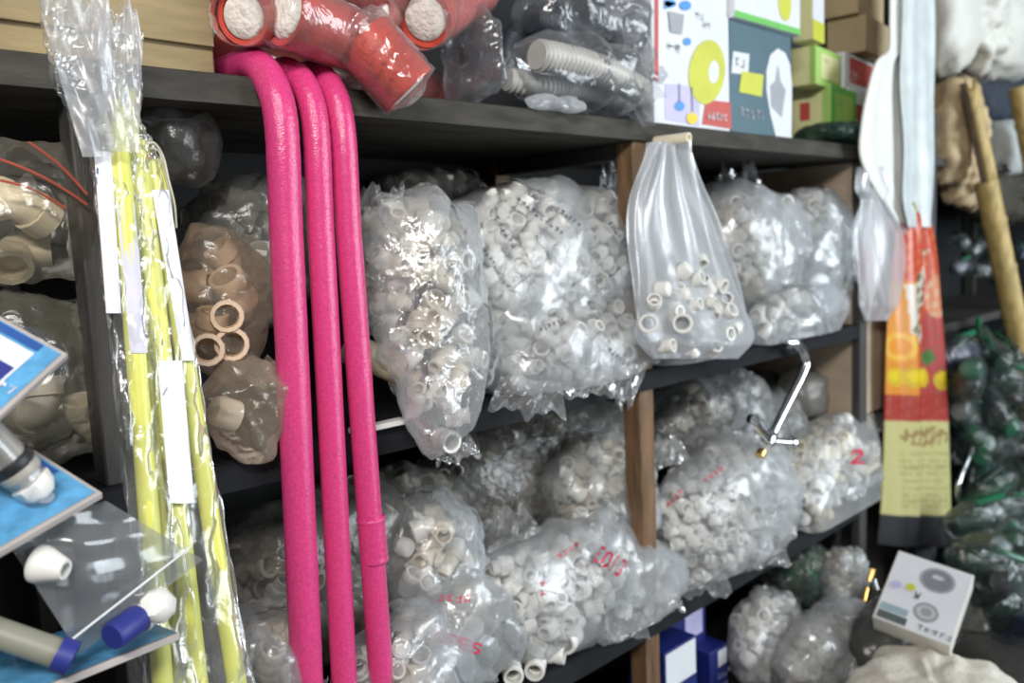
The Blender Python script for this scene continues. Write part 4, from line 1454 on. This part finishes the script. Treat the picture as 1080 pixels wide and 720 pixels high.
A3, B3, D3 = on_box(920, 650), on_box(1004, 675), on_box(956, 583)
ux = B3 - A3
wbx = np.linalg.norm(ux)
ux /= wbx
uy = D3 - A3
lbx = np.linalg.norm(uy)
uy /= lbx
_m, _p = (ux + uy) / np.linalg.norm(ux + uy), (ux - uy) / np.linalg.norm(ux - uy)
ux, uy = (_m + _p) / math.sqrt(2), (_m - _p) / math.sqrt(2)
print('drain box', wbx, lbx, bc)
uz = np.cross(ux, uy)
if uz[2] < 0:
    uz = -uz
hbx = 0.06
dbx = empty('drain_box', A3 - uz * hbx, 'white box with two round drain pictures lying on the heap', 'box')
vs = []
for k in range(8):
    vs.append(A3 + ux * (wbx if k & 1 else 0) + uy * (lbx if k & 2 else 0) - uz * (0 if k & 4 else hbx))
MB().add(vs, [(0, 2, 3, 1), (4, 5, 7, 6), (0, 1, 5, 4), (2, 6, 7, 3), (0, 4, 6, 2), (1, 3, 7, 5)]).build('carton', mat('warm_white_card', (.72, .70, .64), .5, var=.04), dbx, bevel=.0015)
sx_, sy_ = wbx, lbx
face_print(dbx, A3, ux, uy, [
    (WBOX, [rect(.002, .002, sx_ - .002, sy_ - .002)], 'white_top'),
    (GREYPR, [disc(.60 * sx_, .76 * sy_, .23 * sx_, .17 * sy_), disc(.60 * sx_, .30 * sy_, .16 * sx_, .13 * sy_)], 'drain_picture'),
    (mat('mid_grey_print', (.22, .22, .25), .5), [disc(.60 * sx_, .76 * sy_, .19 * sx_, .14 * sy_)], 'drain_grate'),
    (mat('light_grey_print', (.55, .56, .58), .5), ringquads(.60 * sx_, .30 * sy_, (.12 * sx_, .09 * sy_), (.07 * sx_, .055 * sy_)) + [disc(.60 * sx_, .80 * sy_, .08 * sx_, .03 * sy_)], 'drain_ring'),
    (DGREYPR, [rect(.04 * sx_, .03 * sy_, .42 * sx_, .13 * sy_)] + strokes_at(text_strokes(6, 95), .56 * sx_, .05 * sy_, .075 * sy_, 1.0) + strokes_at(word('W', .15), .40 * sx_, .43 * sy_, .09 * sy_), 'lettering'),
    (mat('pale_teal_print', (.30, .42, .45), .5), [rect(.04 * sx_, .15 * sy_, .40 * sx_, .24 * sy_)], 'teal_band'),
    (LIMEP, [disc(.32 * sx_, .55 * sy_, .06 * sx_, .05 * sy_)], 'lime_dot'), (LILACP, [disc(.14 * sx_, .52 * sy_, .07 * sx_, .05 * sy_)], 'lilac_dot')])
# what the box lies on
film_lump('white woven sack lying under the drain box', [blob(985, 735, -0.36, 160, 64, 0.155)], mat('cream_sack', (.66, .62, .54), .7, var=.08, bump=.3, bscale=90), 52, HEAP, name='woven_sack', cat='sack', wr=.006)
film_lump('dark grey stuffed bag beneath the drain box', [blob(965, 655, -0.20, 120, 80, 0.08)], film('charcoal_film', col=(.10, .10, .09), opac=.8, edge=.2), 53, HEAP, wr=.006)
film_lump('crumpled clear bag of beige parts beside the drain box', [blob(1036, 660, -0.18, 60, 60, 0.06)], film('beige_film', col=(.46, .42, .36), opac=.4, edge=.3), 54, HEAP, wr=.006)

# ================================================================== BANNER, CURTAIN, RIGHT END
bn_ = empty('printed_bag', P(970, 540, -0.03), 'long flattened red and yellow printed plastic bag hanging on the rack end', 'printed bag')
rowsB = [(950, 958, 214), (947, 976, 232), (942, 984, 262), (938, 990, 310), (936, 994, 360), (936, 997, 420), (936, 999, 480), (934, 1001, 535), (930, 1003, 575)]
NS = 22
RA = spline([P(a, y, -0.03) for a, b, y in rowsB], NS)
RB = spline([P(b, y, -0.03) for a, b, y in rowsB], NS)
nB = len(RA)
nuB = 60
PXR = [tuple(np.array(rowsB[i]) + (np.array(rowsB[i + 1]) - np.array(rowsB[i])) * k / NS) for i in range(len(rowsB) - 1) for k in range(NS)] + [rowsB[-1]]


def bfn(u, v):
    j = min(int(round(v * (nB - 1))), nB - 1)
    p = RA[j] * (1 - u) + RB[j] * u
    return p + np.array([0, 0.010 * math.sin(u * 11 + v * 2) + 0.006 * math.sin(u * 23 - v * 5) - 0.012 * math.sin(u * 3.14), 0])


def bcol(u, v):
    """the printed picture: fruit on red and orange, a yellow row, a red band, small print on pale yellow, black foot"""
    xl, xr, y = PXR[min(int(round(v * (nB - 1))), nB - 1)]
    x = xl + (xr - xl) * u
    n = math.sin(x * .9 + y * .31) * math.sin(x * .5 - y * .23)
    D = lambda cx, cy, rx, ry: ((x - cx) / rx) ** 2 + ((y - cy) / ry) ** 2
    if y > 541:
        return (.03, .03, .035)
    if y > 443:
        if 449 < y < 470 and D(969, 459, 24, 11) < 1 and n > -.1:
            return (.30, .20, .08)
        if 472 < y < 536 and 944 < x < 992 and (y % 7) < 2.6 and n > -.3:
            return (.40, .36, .15)
        return (.53, .50, .22)
    if y > 415:
        return (.36, .04, .028) if n < .35 else (.42, .07, .05)
    for cx in (943, 955, 967, 988):
        if D(cx, 398 + (3 if cx > 980 else 0), 7, 10) < 1:
            return (.74, .56, .02) if D(cx - 1, 396, 4, 6) < 1 else (.62, .42, .02)
    if D(974, 377, 8, 9) < 1:
        return (.05, .15, .03)
    if D(945, 366, 13, 17) < 1:
        return (.78, .45, .06) if .35 < D(945, 366, 13, 17) < .75 else (.74, .28, .03)
    # pale bird-like shape and brown stalk slanting down the middle
    xm = 972 - (y - 265) * .16
    if 262 < y < 372 and abs(x - xm) < 5 + 3 * math.sin(y * .11):
        return (.62, .56, .44) if n > -.05 else (.12, .08, .03)
    if 300 < y < 352 and abs(x - (953 + (y - 300) * .05)) < 3.5:
        return (.66, .60, .50)
    if D(982, 312, 7, 24) < 1:
        return (.62, .22, .10) if n < .3 else (.62, .42, .28)
    if x > 966 and y > 330:
        return (.42, .05, .05) if n < .4 else (.30, .08, .06)
    if x < 958 and y > 298:
        return (.68, .26, .03)
    if y < 226:
        return (.55, .53, .33)
    return (.55, .07, .03) if n < .45 else (.60, .16, .06)


mb = MB().grid(bfn, nuB, nB)
sheet = mb.build('sheet', printmat('printed_plastic', .3), bn_, sharp=False)
ca = sheet.data.color_attributes.new('print', 'FLOAT_COLOR', 'POINT')
for i in range(len(sheet.data.vertices)):
    ca.data[i].color = (*bcol((i % nuB) / (nuB - 1), (i // nuB) / (nB - 1)), 1)
sm = sheet.modifiers.new('thickness', 'SOLIDIFY')
sm.thickness = 0.003


def hanging_sheet(name, label, cat, rows, Y, m, seed, fold=.012, nf=7, nu=30, th=.003, yamp=None):
    A = spline([P(a, y, Y) for a, b, y in rows], 8)
    B = spline([P(b, y, Y) for a, b, y in rows], 8)
    n = len(A)
    ph = np.random.RandomState(seed).rand(5) * 6

    def fn(u, v):
        j = min(int(round(v * (n - 1))), n - 1)
        p = A[j] * (1 - u) + B[j] * u
        return p + np.array([0, fold * (math.sin(u * nf + ph[0] + v * 2) + .6 * math.sin(u * nf * 2.3 + ph[1] - v * 3) + .4 * math.sin(v * 14 + ph[2] + u * 5)), 0])
    o = MB().grid(fn, nu, n).build(name, m, None, sharp=False)
    s = o.modifiers.new('thickness', 'SOLIDIFY')
    s.thickness = th
    return tag(o, label, cat)


WHITEC = mat('white_tarp', (.80, .80, .76), .5, var=.04, bump=.15, bscale=20)
BLUEC = mat('bluish_white_plastic', (.60, .66, .66), .4, var=.12, bump=.15, bscale=20)
hanging_sheet('tarp', 'cream-white tarp hanging over the end of the rack', 'tarp', [(938, 962, -40), (938, 962, 20), (936, 962, 52), (922, 960, 66), (914, 959, 95), (908, 958, 130), (906, 957, 165), (918, 957, 195), (936, 957, 222), (946, 957, 236)], -0.035, WHITEC, 1, fold=.004, th=.004)
hanging_sheet('plastic_strip_curtain', 'bluish white plastic strip hanging beside the cream tarp', 'plastic strip', [(952, 984, -40), (950, 984, 40), (948, 984, 100), (950, 983, 160), (950, 982, 210), (954, 980, 240)], -0.05, BLUEC, 2, fold=.005, th=.003)

# second rack further along
rk = empty('storage_rack', (3.4, 0.3, 0), 'dark rack beyond the printed bag, holding green wrapped packs', 'shelf')
for z in (1.14, 1.72):
    MB().box((3.68, 0.28, z), (1.75, 0.40, 0.03)).build('board', DPOST, rk, bevel=.002)
for x in (2.83, 4.52):
    for y in (0.11, 0.45):
        MB().box((x, y, 1.0), (.04, .04, 2.0)).build('upright', DPOST, rk, bevel=.002)
MB().box((3.68, 0.495, 1.0), (1.75, 0.012, 2.0)).build('back_panel', mat('black_board', (.008, .010, .011), .8), rk)

# bamboo poles
BAM = mat('bamboo', (.50, .36, .13), .55, var=.35, scale=16, bump=.2, stretch=(3, 3, 1))
BAMD = mat('dry_bamboo_inside', (.13, .09, .06), .8, var=.3)


def pole(a, b, rad, label, split=0.0):
    t = empty('bamboo_pole', b, label, 'pole', 'bamboo poles leaning on the dark rack')
    a, b = np.asarray(a), np.asarray(b)
    L = np.linalg.norm(b - a)
    ax = (b - a) / L
    s0 = a + ax * split
    prof = []
    h = split
    while h < L:
        prof += [(rad, h), (rad * .98, h + .13), (rad * 1.1, h + .145), (rad, h + .16)]
        h += .17
    prof = [(r, min(q, L)) for r, q in prof]
    MB().lathe([(0, split)] + prof + [(0, L)], a, ax, 18).build('stem', BAM, t)
    if split:
        # split top: half shell left standing
        up = np.array([.35, -.93, 0])
        up = up - ax * (up @ ax)
        up /= np.linalg.norm(up)
        w = np.cross(ax, up)

        def fn(u, v):
            ang = -1.5 + 3.0 * u
            cut = .05 * abs(math.sin(u * 9)) * (1 - v)
            return a + ax * (split * v + cut) + rad * (math.cos(ang) * up + math.sin(ang) * w)
        o = MB().grid(fn, 12, 10).build('split_shell', BAM, t, sharp=False)
        s = o.modifiers.new('thickness', 'SOLIDIFY')
        s.thickness = .007

        def fi(u, v):
            ang = (-1.75 if w[0] > 0 else 1.75) + .5 * (u - .5)
            return a + ax * (split * (.04 + .96 * v)) + rad * 1.0 * (math.cos(ang) * up + math.sin(ang) * w)
        MB().grid(fi, 4, 4).build('split_inside', BAMD, t)
    return t


a, b = P(1016, 82, 0.03), P(1078, 372, -0.10)
d = (b - a) / (a[2] - b[2])
pole(a, a + d * (a[2] - .01), 0.038, 'split bamboo pole leaning in front of the dark rack', split=.36)
a, b = P(1074, 92, 0.02), P(1092, 190, -0.02)
d = (b - a) / (a[2] - b[2])
pole(a, a + d * (a[2] - .01), 0.034, 'yellow bamboo pole standing next to the split pole')

# torn kraft sacks, foam, white sack
film_lump('torn brown paper sack on the dark rack behind the bamboo', [blob(1008, 140, 0.10, 60, 110, 0.07), blob(1022, 190, 0.10, 50, 60, 0.06)], mat('torn_kraft_paper', (.55, .42, .25), .8, var=.22, scale=16, bump=.3, bscale=30), 61, FLAT(1.155), name='paper_sack', cat='sack', wr=.012, loose=.012)
film_lump('white plastic sack slumped on top of the dark rack', [blob(1040, 25, 0.14, 130, 110, 0.14), blob(1000, 15, 0.08, 60, 130, 0.08)], mat('white_sack_plastic', (.70, .69, .63), .5, var=.06, bump=.25, bscale=25), 62, FLAT(1.735), name='plastic_sack', cat='sack', wr=.012, loose=.02)
film_lump('speckled white foam block behind the bamboo', [blob(1062, 156, 0.12, 50, 56, 0.07)], mat('foam_white', (.52, .55, .54), .8, var=.15, scale=90, bump=.5, bscale=120), 63, FLAT(1.155), name='foam_block', cat='foam', wr=.003)
film_lump('dark navy bundle under the white sack', [blob(1050, 105, 0.2, 80, 60, 0.08)], mat('navy_cloth', (.03, .04, .06), .7, var=.3), 64, FLAT(1.155), name='cloth_bundle', cat='bundle', wr=.008)
film_lump('dark brown bundle beneath the speckled foam', [blob(1060, 205, 0.2, 80, 60, 0.08)], mat('brown_bundle', (.06, .055, .04), .7, var=.3), 65, FLAT(1.155), name='cloth_bundle', cat='bundle', wr=.008)

# wrapped packs of green valves
GV = [mat('bottle_green', (.006, .045, .026), .3, var=.3), mat('bright_green', (.012, .15, .07), .3, var=.2), mat('deep_navy', (.012, .02, .09), .35, var=.2), mat('pack_grey', (.20, .22, .22), .4, var=.2), mat('pale_blue_pack', (.32, .38, .55), .4, var=.15), mat('pack_black', (.012, .016, .016), .35, var=.2)]
PACKF = film('pack_film', col=(.25, .32, .32), opac=.05, edge=.22, rough=.1, gloss=.5, bump=.8, bscale=30)
PN = ['dark green', 'bright green', 'navy', 'grey', 'pale blue', 'black']


def wrapped_pack(c, L, ang, tilt, ci, label, grp):
    """a lever valve sealed in a clear pouch"""
    c = np.asarray(c, float)
    t = empty('wrapped_valve', c, label, 'wrapped valve', grp)
    ax = np.array([math.cos(ang) * math.cos(tilt), math.sin(ang) * math.cos(tilt), math.sin(tilt)])
    up = np.cross(ax, [0.3, 1, 0.1])
    up /= np.linalg.norm(up)
    m = GV[ci]
    r = L * .17
    MB().lathe([(r * .6, -L * .4), (r * .95, -L * .4), (r * .95, -L * .22), (r * .75, -L * .2), (r, 0), (r * .75, L * .2), (r * .95, L * .22), (r * .95, L * .4), (r * .6, L * .4)], c, ax, 10).build('body', m, t)
    MB().tube([c + up * r * .5, c + up * r * 1.6, c + up * r * 1.8 + ax * L * .45], [r * .35, r * .35, r * .28], 8).build('lever', GV[(ci + 1) % 2], t)
    V, F, E_ = ico(3)
    w = np.cross(ax, up)
    rad = np.array([L * .55, r * 1.9, r * 1.35])
    pos = V * rad * (1 + .10 * ridge(V, int(abs(c[0]) * 999) % 77, 5))[:, None]
    pos = c + pos[:, :1] * ax + pos[:, 1:2] * up + pos[:, 2:] * w
    MB().add(pos, F).build('pouch', PACKF, t, sharp=False)
    return t


DKG = film('dark_green_glossy_film', col=(.02, .04, .035), opac=.65, edge=.25, rough=.15, gloss=.4, bump=.4, bscale=22)
film_lump('dark green-black stuffed bag at the top of the heap by the bamboo', [blob(1040, 430, 0.10, 90, 150, 0.12)], DKG, 71, FLAT(.002), wr=.012)
film_lump('dark green-black stuffed bag in the middle of the heap by the bamboo', [blob(1055, 540, 0.0, 110, 150, 0.12)], DKG, 72, FLAT(.002), wr=.012)
film_lump('dusty dark grey stuffed bag at the foot of the heap by the bamboo', [blob(1060, 640, -0.20, 100, 130, 0.12)], film('dusty_dark_film', col=(.12, .14, .13), opac=.6, edge=.3, bump=.4, bscale=22), 73, FLAT(.002), wr=.012)
film_lump('grey clear film bag pressed against the slate board', [blob(1010, 420, 0.02, 22, 110, 0.05)], film('slate_film', col=(.22, .25, .26), opac=.5, edge=.3, bump=.4, bscale=22), 74, FLAT(.002), wr=.008)
rs2 = random.Random(11)
spots = [(1010, 375), (1035, 365), (1062, 372), (1020, 400), (1048, 395), (1074, 402), (1012, 430), (1038, 425), (1066, 432), (1024, 456), (1052, 458), (1078, 462), (1016, 400), (1068, 350),
         (1030, 488), (1056, 495), (1076, 512), (1040, 520), (1062, 538), (1030, 548), (1078, 560), (1052, 565), (1032, 580), (1066, 590), (1050, 612), (1078, 620), (1044, 376), (1056, 412), (1028, 440), (1046, 442), (1070, 448), (1036, 472), (1064, 478), (1046, 504), (1068, 524), (1050, 548), (1070, 578), (1044, 586), (1062, 604), (1062, 640), (1078, 660), (1040, 600)]
for k, (px, py) in enumerate(spots):
    Y = -0.05 + rs2.uniform(-.03, .05) - max(0, py - 500) / 200 * .42
    ci = rs2.choices(range(6), [6, 3, 2, 3, 1, 4])[0]
    if (px, py) == (1040, 520):
        ci = 1
    if (px, py) in ((1066, 432), (1024, 456)):
        ci = 1
    wrapped_pack(P(px, py, Y), .17 + rs2.uniform(0, .05), rs2.uniform(-1.2, 1.2), rs2.uniform(-.7, .7), ci, f'clear pouch holding a {PN[ci]} valve, in the heap by the bamboo', f'{PN[ci]} valve pouches in the heap by the bamboo')
for k, (px, py, ci) in enumerate([(1012, 255, 3), (1030, 262, 3), (1014, 282, 2), (1040, 285, 3), (1078, 265, 4), (1052, 295, 1)]):
    wrapped_pack(P(px, py, 0.14), .11, rs2.uniform(-1, 1), rs2.uniform(-.4, .4), ci, f'clear pouch holding a {PN[ci]} valve on the upper board behind the bamboo', f'{PN[ci]} valve pouches behind the bamboo')

# chrome tap hanging at the edge of the dark board
tp = empty('faucet', P(1016, 540, -0.03), 'narrow chrome tap hanging beside the printed bag', 'tap')
pth = spline([P(1010, 535, -.04), P(1010, 512, -.05), P(1018, 490, -.05), P(1024, 472, -.05), P(1022, 462, -.04)], 8)
MB().tube(pth, .009, 12).build('spout', CHROME, tp)
pth = spline([P(1022, 462, -.04), P(1026, 480, -.03), P(1024, 510, -.03), P(1020, 545, -.03)], 8)
MB().tube(pth, .007, 10).build('supply_tube', STEEL, tp)
MB().lathe([(.008, 0), (.016, .003), (.016, .05), (.009, .056)], P(1014, 552, -.04), P(1013, 520, -.04) - P(1014, 552, -.04), 14).build('body', CHROME, tp)
MB().lathe([(.006, 0), (.009, .002), (.009, .02), (.006, .022)], P(1012, 562, -.04), (0, 0, 1), 10).build('inlet', BRASS, tp)

# ================================================================== BLISTER CARDS AT THE LEFT
CARDB = mat('sky_blue_card', (.10, .33, .58), .35, var=.25, scale=60)
CARDD = mat('deep_blue_card', (.03, .10, .34), .35, var=.2)
CARDE = mat('card_edge', (.42, .38, .36), .7)
BLIS = film('blister_film', col=(.8, .86, .92), opac=.03, edge=.16, rough=.12, gloss=.3, bump=.03, bscale=20)
st = empty('display_stand', (0.02, -0.12, 0), 'slim steel display stand carrying the blue blister cards', 'stand')
MB().tube([(0.02, -0.12, 0.02), (0.02, -0.12, 1.9)], .009, 10).build('pole', STEEL, st)
MB().lathe([(.13, 0), (.13, .012), (.02, .02), (0, .02)], (0.02, -0.12, 0), (0, 0, 1), 24).build('base', STEEL, st)


def card(label, corner, e1, e2, Yc, tilt, w1, w2, th=.007):
    """card with its right corner at a photo pixel; edges run towards pixels e1 and e2"""
    c = P(*corner, Yc)
    tc_ = (CAM - c) / np.linalg.norm(CAM - c)
    up_ = np.array([0, 0, 1.0]) - tc_ * tc_[2]
    up_ /= np.linalg.norm(up_)
    pn = tc_ * math.cos(tilt) + up_ * math.sin(tilt)

    def onp(px, py):
        d = ray(px, py)
        return CAM + d * (((c - CAM) @ pn) / (d @ pn))
    d1 = onp(*e1) - c
    d1 /= np.linalg.norm(d1)
    d2 = onp(*e2) - c
    d2 /= np.linalg.norm(d2)
    m_, p_ = (d1 + d2) / np.linalg.norm(d1 + d2), (d1 - d2) / np.linalg.norm(d1 - d2)
    d1, d2 = (m_ + p_) / math.sqrt(2), (m_ - p_) / math.sqrt(2)
    nn = np.cross(d1, d2)
    if nn @ (CAM - c) < 0:
        nn = -nn
    t = empty('blister_card', c, label, 'blister pack')
    vs = [c + d1 * (w1 if k & 1 else 0) + d2 * (w2 if k & 2 else 0) - nn * (0 if k & 4 else th) for k in range(8)]
    MB().add(vs, [(0, 2, 3, 1), (4, 5, 7, 6), (0, 1, 5, 4), (2, 6, 7, 3), (0, 4, 6, 2), (1, 3, 7, 5)]).build('backing_card', CARDE, t, bevel=.001)
    pt = c + d1 * w1 * .9 + d2 * w2 * .5
    MB().tube([pt + nn * .01, pt - nn * .03, np.array([0.02, -0.12, pt[2] - .01])], .0025, 8).build('hook', STEEL, t)
    return t, c, d1, d2, nn


t, c, d1, d2, nn = card('blue blister card with white window above the other cards', (72, 373), (0, 328), (0, 446), -0.21, .62, .13, .12)
face_print(t, c, d1, d2, [(CARDB, [rect(.004, .004, .126, .116)], 'blue_print'), (CARDD, [rect(.02, .005, .124, .013)], 'dark_band'), (WBOX, [rect(.020, .016, .122, .10)], 'white_window'), (NAVYP, [rect(.022, .036, .12, .095)], 'navy_picture'),
                          (PAPER, strokes_at(text_strokes(3, 15), .006, .05, .008), 'lettering')])
t, c, d1, d2, nn = card('pale blue blister card holding a grey tap part with white nut', (108, 519), (0, 446), (0, 584), -0.22, .88, .19, .17)
face_print(t, c, d1, d2, [(CARDB, [rect(.004, .004, .186, .166)], 'blue_print'), (CARDD, [rect(.05, .006, .184, .018)], 'dark_band'), (WBOX, [disc(.03, .035, .010, .008), disc(.06, .025, .012, .006)], 'pale_spot')])
k0 = c + d1 * .034 + d2 * .040 + nn * .016
kd_ = (P(0, 482, -.22) - P(42, 524, -.22))
MB().lathe([(0, -.012), (.012, -.012), (.016, -.006), (.017, .004), (.012, .006), (.012, .012)], k0, kd_, 8).build('white_nut', WHITE, t)
MB().lathe([(.0165, .012), (.0175, .014), (.0175, .020), (.015, .022), (.015, .09)], k0, kd_, 18).build('grey_tube', GREYP, t)
MB().lathe([(.0182, .0), (.0188, .002), (.0188, .006), (.0182, .008)], k0 + kd_ / np.linalg.norm(kd_) * .022, kd_, 18).build('dark_ring', BLACKP, t)


def blister(t, k0, kd, L, r, nn):
    kd = kd / np.linalg.norm(kd)
    w = np.cross(kd, nn)
    V, F, E_ = ico(4)
    pos = np.sign(V) * np.abs(V) ** .7 * np.array([L, r, r])
    pos[:, 2] = np.maximum(pos[:, 2], -.016)
    pos = k0 + pos[:, :1] * kd + pos[:, 1:2] * w + pos[:, 2:] * nn
    MB().add(pos, F).build('blister', BLIS, t, sharp=False)


blister(t, k0 + kd_ / np.linalg.norm(kd_) * .03, kd_, .062, .026, nn)
t, c, d1, d2, nn = card('blue blister card holding an olive tube with navy ring, lowest of the cards', (190, 667), (150, 655), (0, 738), -0.20, 1.22, .12, .22)
face_print(t, c, d1, d2, [(CARDB, [rect(.003, .003, .117, .217)], 'blue_print')])
k0 = P(70, 692, -.225)
kd_ = P(0, 668, -.20) - P(70, 692, -.225)
MB().lathe([(.010, 0), (.0125, 0), (.0125, .09), (.010, .09)], k0, kd_, 16, closed=True).build('beige_tube', mat('olive_grey_plastic', (.24, .24, .19), .45), t)
MB().lathe([(.012, -.006), (.015, -.006), (.015, .008), (.012, .008)], k0, kd_, 18, closed=True).build('navy_ring', NAVYP, t)
k1 = P(118, 672, -.225)
MB().lathe([(.0, 0), (.012, 0), (.0135, .004), (.0135, .03), (.012, .034)], k1, P(150, 648, -.20) - P(112, 676, -.22), 16).build('navy_cap', NAVYP, t)
MB().lathe([(.0138, 0), (.0145, .001), (.0145, .004), (.0138, .005)], P(147, 652, -.205), P(150, 648, -.20) - P(112, 676, -.22), 16).build('clear_collar', LILAC, t)

# zip bag in front of the lowest card
zq = [(18, 592), (106, 530), (216, 582), (88, 692)]
YZ = -0.205


def zfn(u, v):
    a, b, c_, d_ = [np.array(q, float) for q in ((0, 560), (112, 528), (214, 590), (84, 690))]
    # corners: a left, b top, c right, d bottom
    q = a * (1 - u) * (1 - v) + b * u * (1 - v) + c_ * u * v + d_ * (1 - u) * v
    bulge = .016 * math.sin(math.pi * u) * math.sin(math.pi * v)
    wob = .0022 * math.sin(u * 13 + v * 5) + .002 * math.sin(v * 17 - u * 7)
    return P(q[0], q[1], YZ - zfn.s * (bulge + .001) - wob)


zb = empty('zip_bag', P(100, 620, YZ), 'clear zip-lock bag holding a white cone plug in front of the cards', 'zip bag')
ZF = film('zip_film', col=(.62, .65, .68), opac=.20, edge=.25, rough=.16, gloss=.4, bump=.04, bscale=14)
for s in (1, -1):
    zfn.s = s
    MB().grid(zfn, 30, 30).build('front_sheet' if s > 0 else 'back_sheet', ZF, zb, sharp=False)
zfn.s = 1
zl = []
for k in range(14):
    q = np.array((76, 674)) + (np.array((203, 575)) - np.array((76, 674))) * k / 13
    zl.append(P(q[0], q[1], YZ - .010))
MB().tube(zl, .0011, 6).build('zip_strip', mat('zip_white', (.7, .72, .74), .3), zb)
k0 = P(40, 594, YZ - .006)
o = MB().lathe([(.010, 0), (.0165, 0), (.0165, .005), (.0095, .024), (.0085, .026), (.0060, .026), (.0055, .004)], k0, P(75, 602, YZ - .03) - k0, 18, closed=True).build('cone_plug', WHITE)
tag(o, 'white cone-shaped plastic plug inside the zip-lock bag', 'plug')
k0 = P(170, 640, YZ + .004)
o = MB().lathe([(0, 0), (.015, 0), (.0165, .004), (.0165, .018), (.011, .026), (0, .027)], k0, P(150, 634, YZ - .03) - k0, 8).build('hex_nut', WHITE)
tag(o, 'white plastic hex nut beside the zip-lock bag on the lowest card', 'nut')

for short, items in PILE.items():
    pm, pv, pf, pmi = [], [], [], []
    for kd, m, p, sz, rot in items:
        if m not in pm:
            pm.append(m)
        R = np.array(Matrix.Rotation(rot[2], 3, 'Z') @ Matrix.Rotation(rot[1], 3, 'Y') @ Matrix.Rotation(rot[0], 3, 'X'))
        n = len(pv)
        pv += [tuple(q) for q in (np.array(KIND[kd].v) * sz) @ R.T + p]
        pf += [tuple(i + n for i in f) for f in KIND[kd].f]
        pmi += [pm.index(m)] * len(KIND[kd].f)
    me = bpy.data.meshes.new('fitting_pile')
    me.from_pydata(pv, [], pf)
    for m in pm:
        me.materials.append(m)
    me.polygons.foreach_set('material_index', pmi)
    for q in me.polygons:
        q.use_smooth = True
    me.set_sharp_from_angle(angle=math.radians(42))
    o = bpy.data.objects.new('fitting_pile', me)
    C.objects.link(o)
    tag(o, 'plastic pipe fittings lying deeper inside ' + short, 'pipe fittings', kind='stuff')
print('PILE', sum(len(v) for v in PILE.values()))
print('FITTINGS', COUNT, sum(COUNT.values()))
